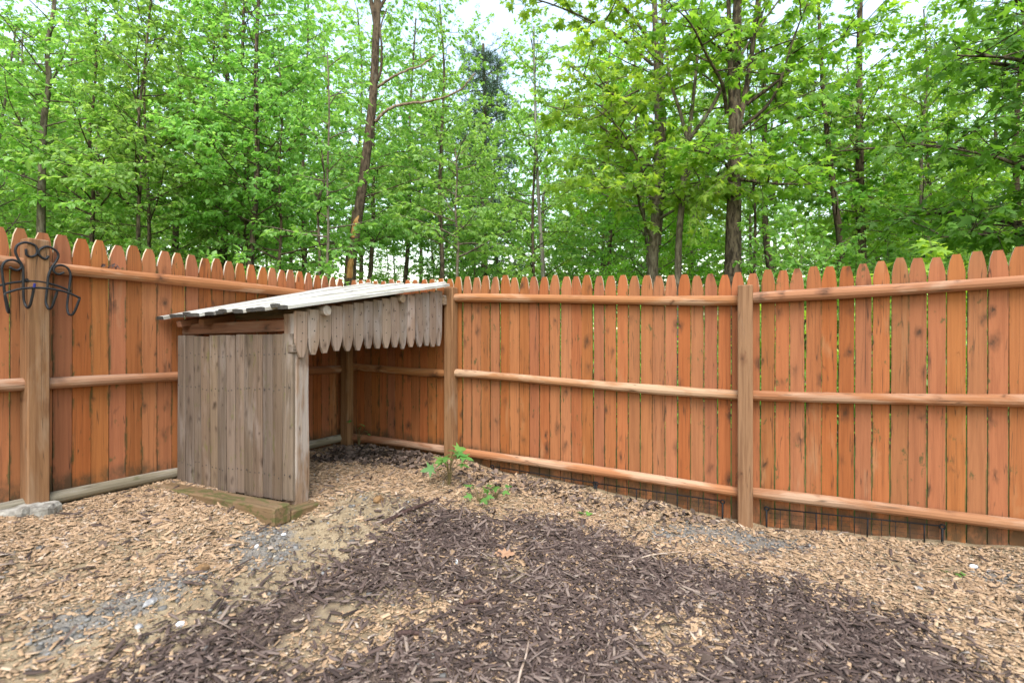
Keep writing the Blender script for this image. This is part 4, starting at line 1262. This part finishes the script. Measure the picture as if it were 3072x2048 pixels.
# --- undergrowth behind the fence, seen through the gaps and over the tips
t = Tree(71, 'simple', .085, .6, .35, .5)
segs = [(L2, C), (C, P2), (P2, Q), (Q, R2)]
for (A, B) in segs:
    d = B - A; Ld = np.linalg.norm(d); d = d / Ld
    nn_ = np.array([-d[1], d[0]])
    if nn_ @ (np.array([0, 3.]) - A) > 0: nn_ = -nn_
    for k in range(int(Ld * 11)):
        p = A + d * rng.uniform(0, Ld) + nn_ * rng.uniform(1.0, 3.2)
        z0 = float(gz(p[0], p[1]))
        t.spray((p[0], p[1], z0), (rng.normal(0, .16) + nn_[0] * .25, rng.normal(0, .16) + nn_[1] * .25, 1), rng.uniform(.7, 1.5), .008, 0, 1.0)
for k in range(330):
    s_ = rng.uniform(-1.15, 1.15); y = rng.uniform(6.6, 10.5); x = s_ * y
    z0 = float(gz(x, y))
    t.spray((x, y, z0), (rng.normal(0, .2), rng.normal(0, .2), 1), rng.uniform(1.2, 2.5) if not -.38 < s_ < .5 else rng.uniform(.9, 1.5), .01, 0, 1.0)
for k in range(170):
    s_ = rng.uniform(-.5, .7); y = rng.uniform(11, 17); x = s_ * y
    t.spray((x, y, float(gz(x, y))), (rng.normal(0, .3), rng.normal(0, .3), 1), rng.uniform(1.1, 2.2), .01, 0, 1.0)
wm, lm = t.meshes('undergrowth')
ug = thing('undergrowth', 'dense green undergrowth growing close behind the picket fence', 'undergrowth', (0, 0, 0)); ug['kind'] = 'stuff'
o = link('stems', wm, M['bark_grey'], ug); o['kind'] = 'stuff'
o = link('leaves', lm, M['leaf'], ug); o['kind'] = 'stuff'

# ------------------------------------------------------------------ seedlings in the pen
def seedling(label, x, y, h, nl_, ls, seed, spread=.12):
    r = np.random.default_rng(seed)
    g0 = float(gsurf(x, y))
    root = thing('maple_seedling', label, 'seedling', (x, y, g0), 'maple seedlings in the pen')
    pts2 = MAPLE + [MC]
    for k in range(nl_):
        a = k * 2.4 + r.uniform(-.4, .4); rad = spread * r.uniform(.35, 1.1); hh = h * r.uniform(.35, 1.0)
        tip = np.array([math.cos(a) * rad, math.sin(a) * rad, hh])
        S = smoothpath([(0, 0, -.02), (tip[0] * .3, tip[1] * .3, hh * .6), tip], 4)
        mb = MB(); mb.tube(S, np.linspace(.0035, .0016, len(S)), 5, False); so = link('stem', mb.mesh('stem', True), M['stem'], root)
        ax = np.array([[math.cos(a), math.sin(a), -.15 + r.normal(0, .15)]]); ax /= np.linalg.norm(ax)
        V, F, kk = leaf_arrays(tip[None], ax, np.array([[r.normal(0, .35), r.normal(-.2, .35), 1.0]]), np.array([ls * r.uniform(.75, 1.25)]), 'maple')
        link('leaf', npmesh('leaf', V, F, np.full(kk, r.uniform(.2, 1))), M['seedling'], so)
seedling('largest maple seedling, at the foot of the shed\'s right post', -.49, 3.97, .31, 15, .10, 3, .11)
seedling('small seedling right below the largest maple seedling', -.24, 3.69, .13, 7, .07, 4, .07)
seedling('small seedling furthest right of the three by the shed post', -.12, 3.79, .14, 6, .065, 5, .07)
seedling('seedling in the shade inside the shed corner', -1.50, 4.98, .26, 6, .06, 6, .09)
seedling('tiny green sprout in the chips below the right fence panel', 2.36, 2.72, .04, 4, .035, 8, .03)
seedling('single low green sprout in the chips below the middle fence panel', .52, 3.66, .035, 2, .05, 9, .02)
print('LEAVES', LEAVES, 'trees', cnt)
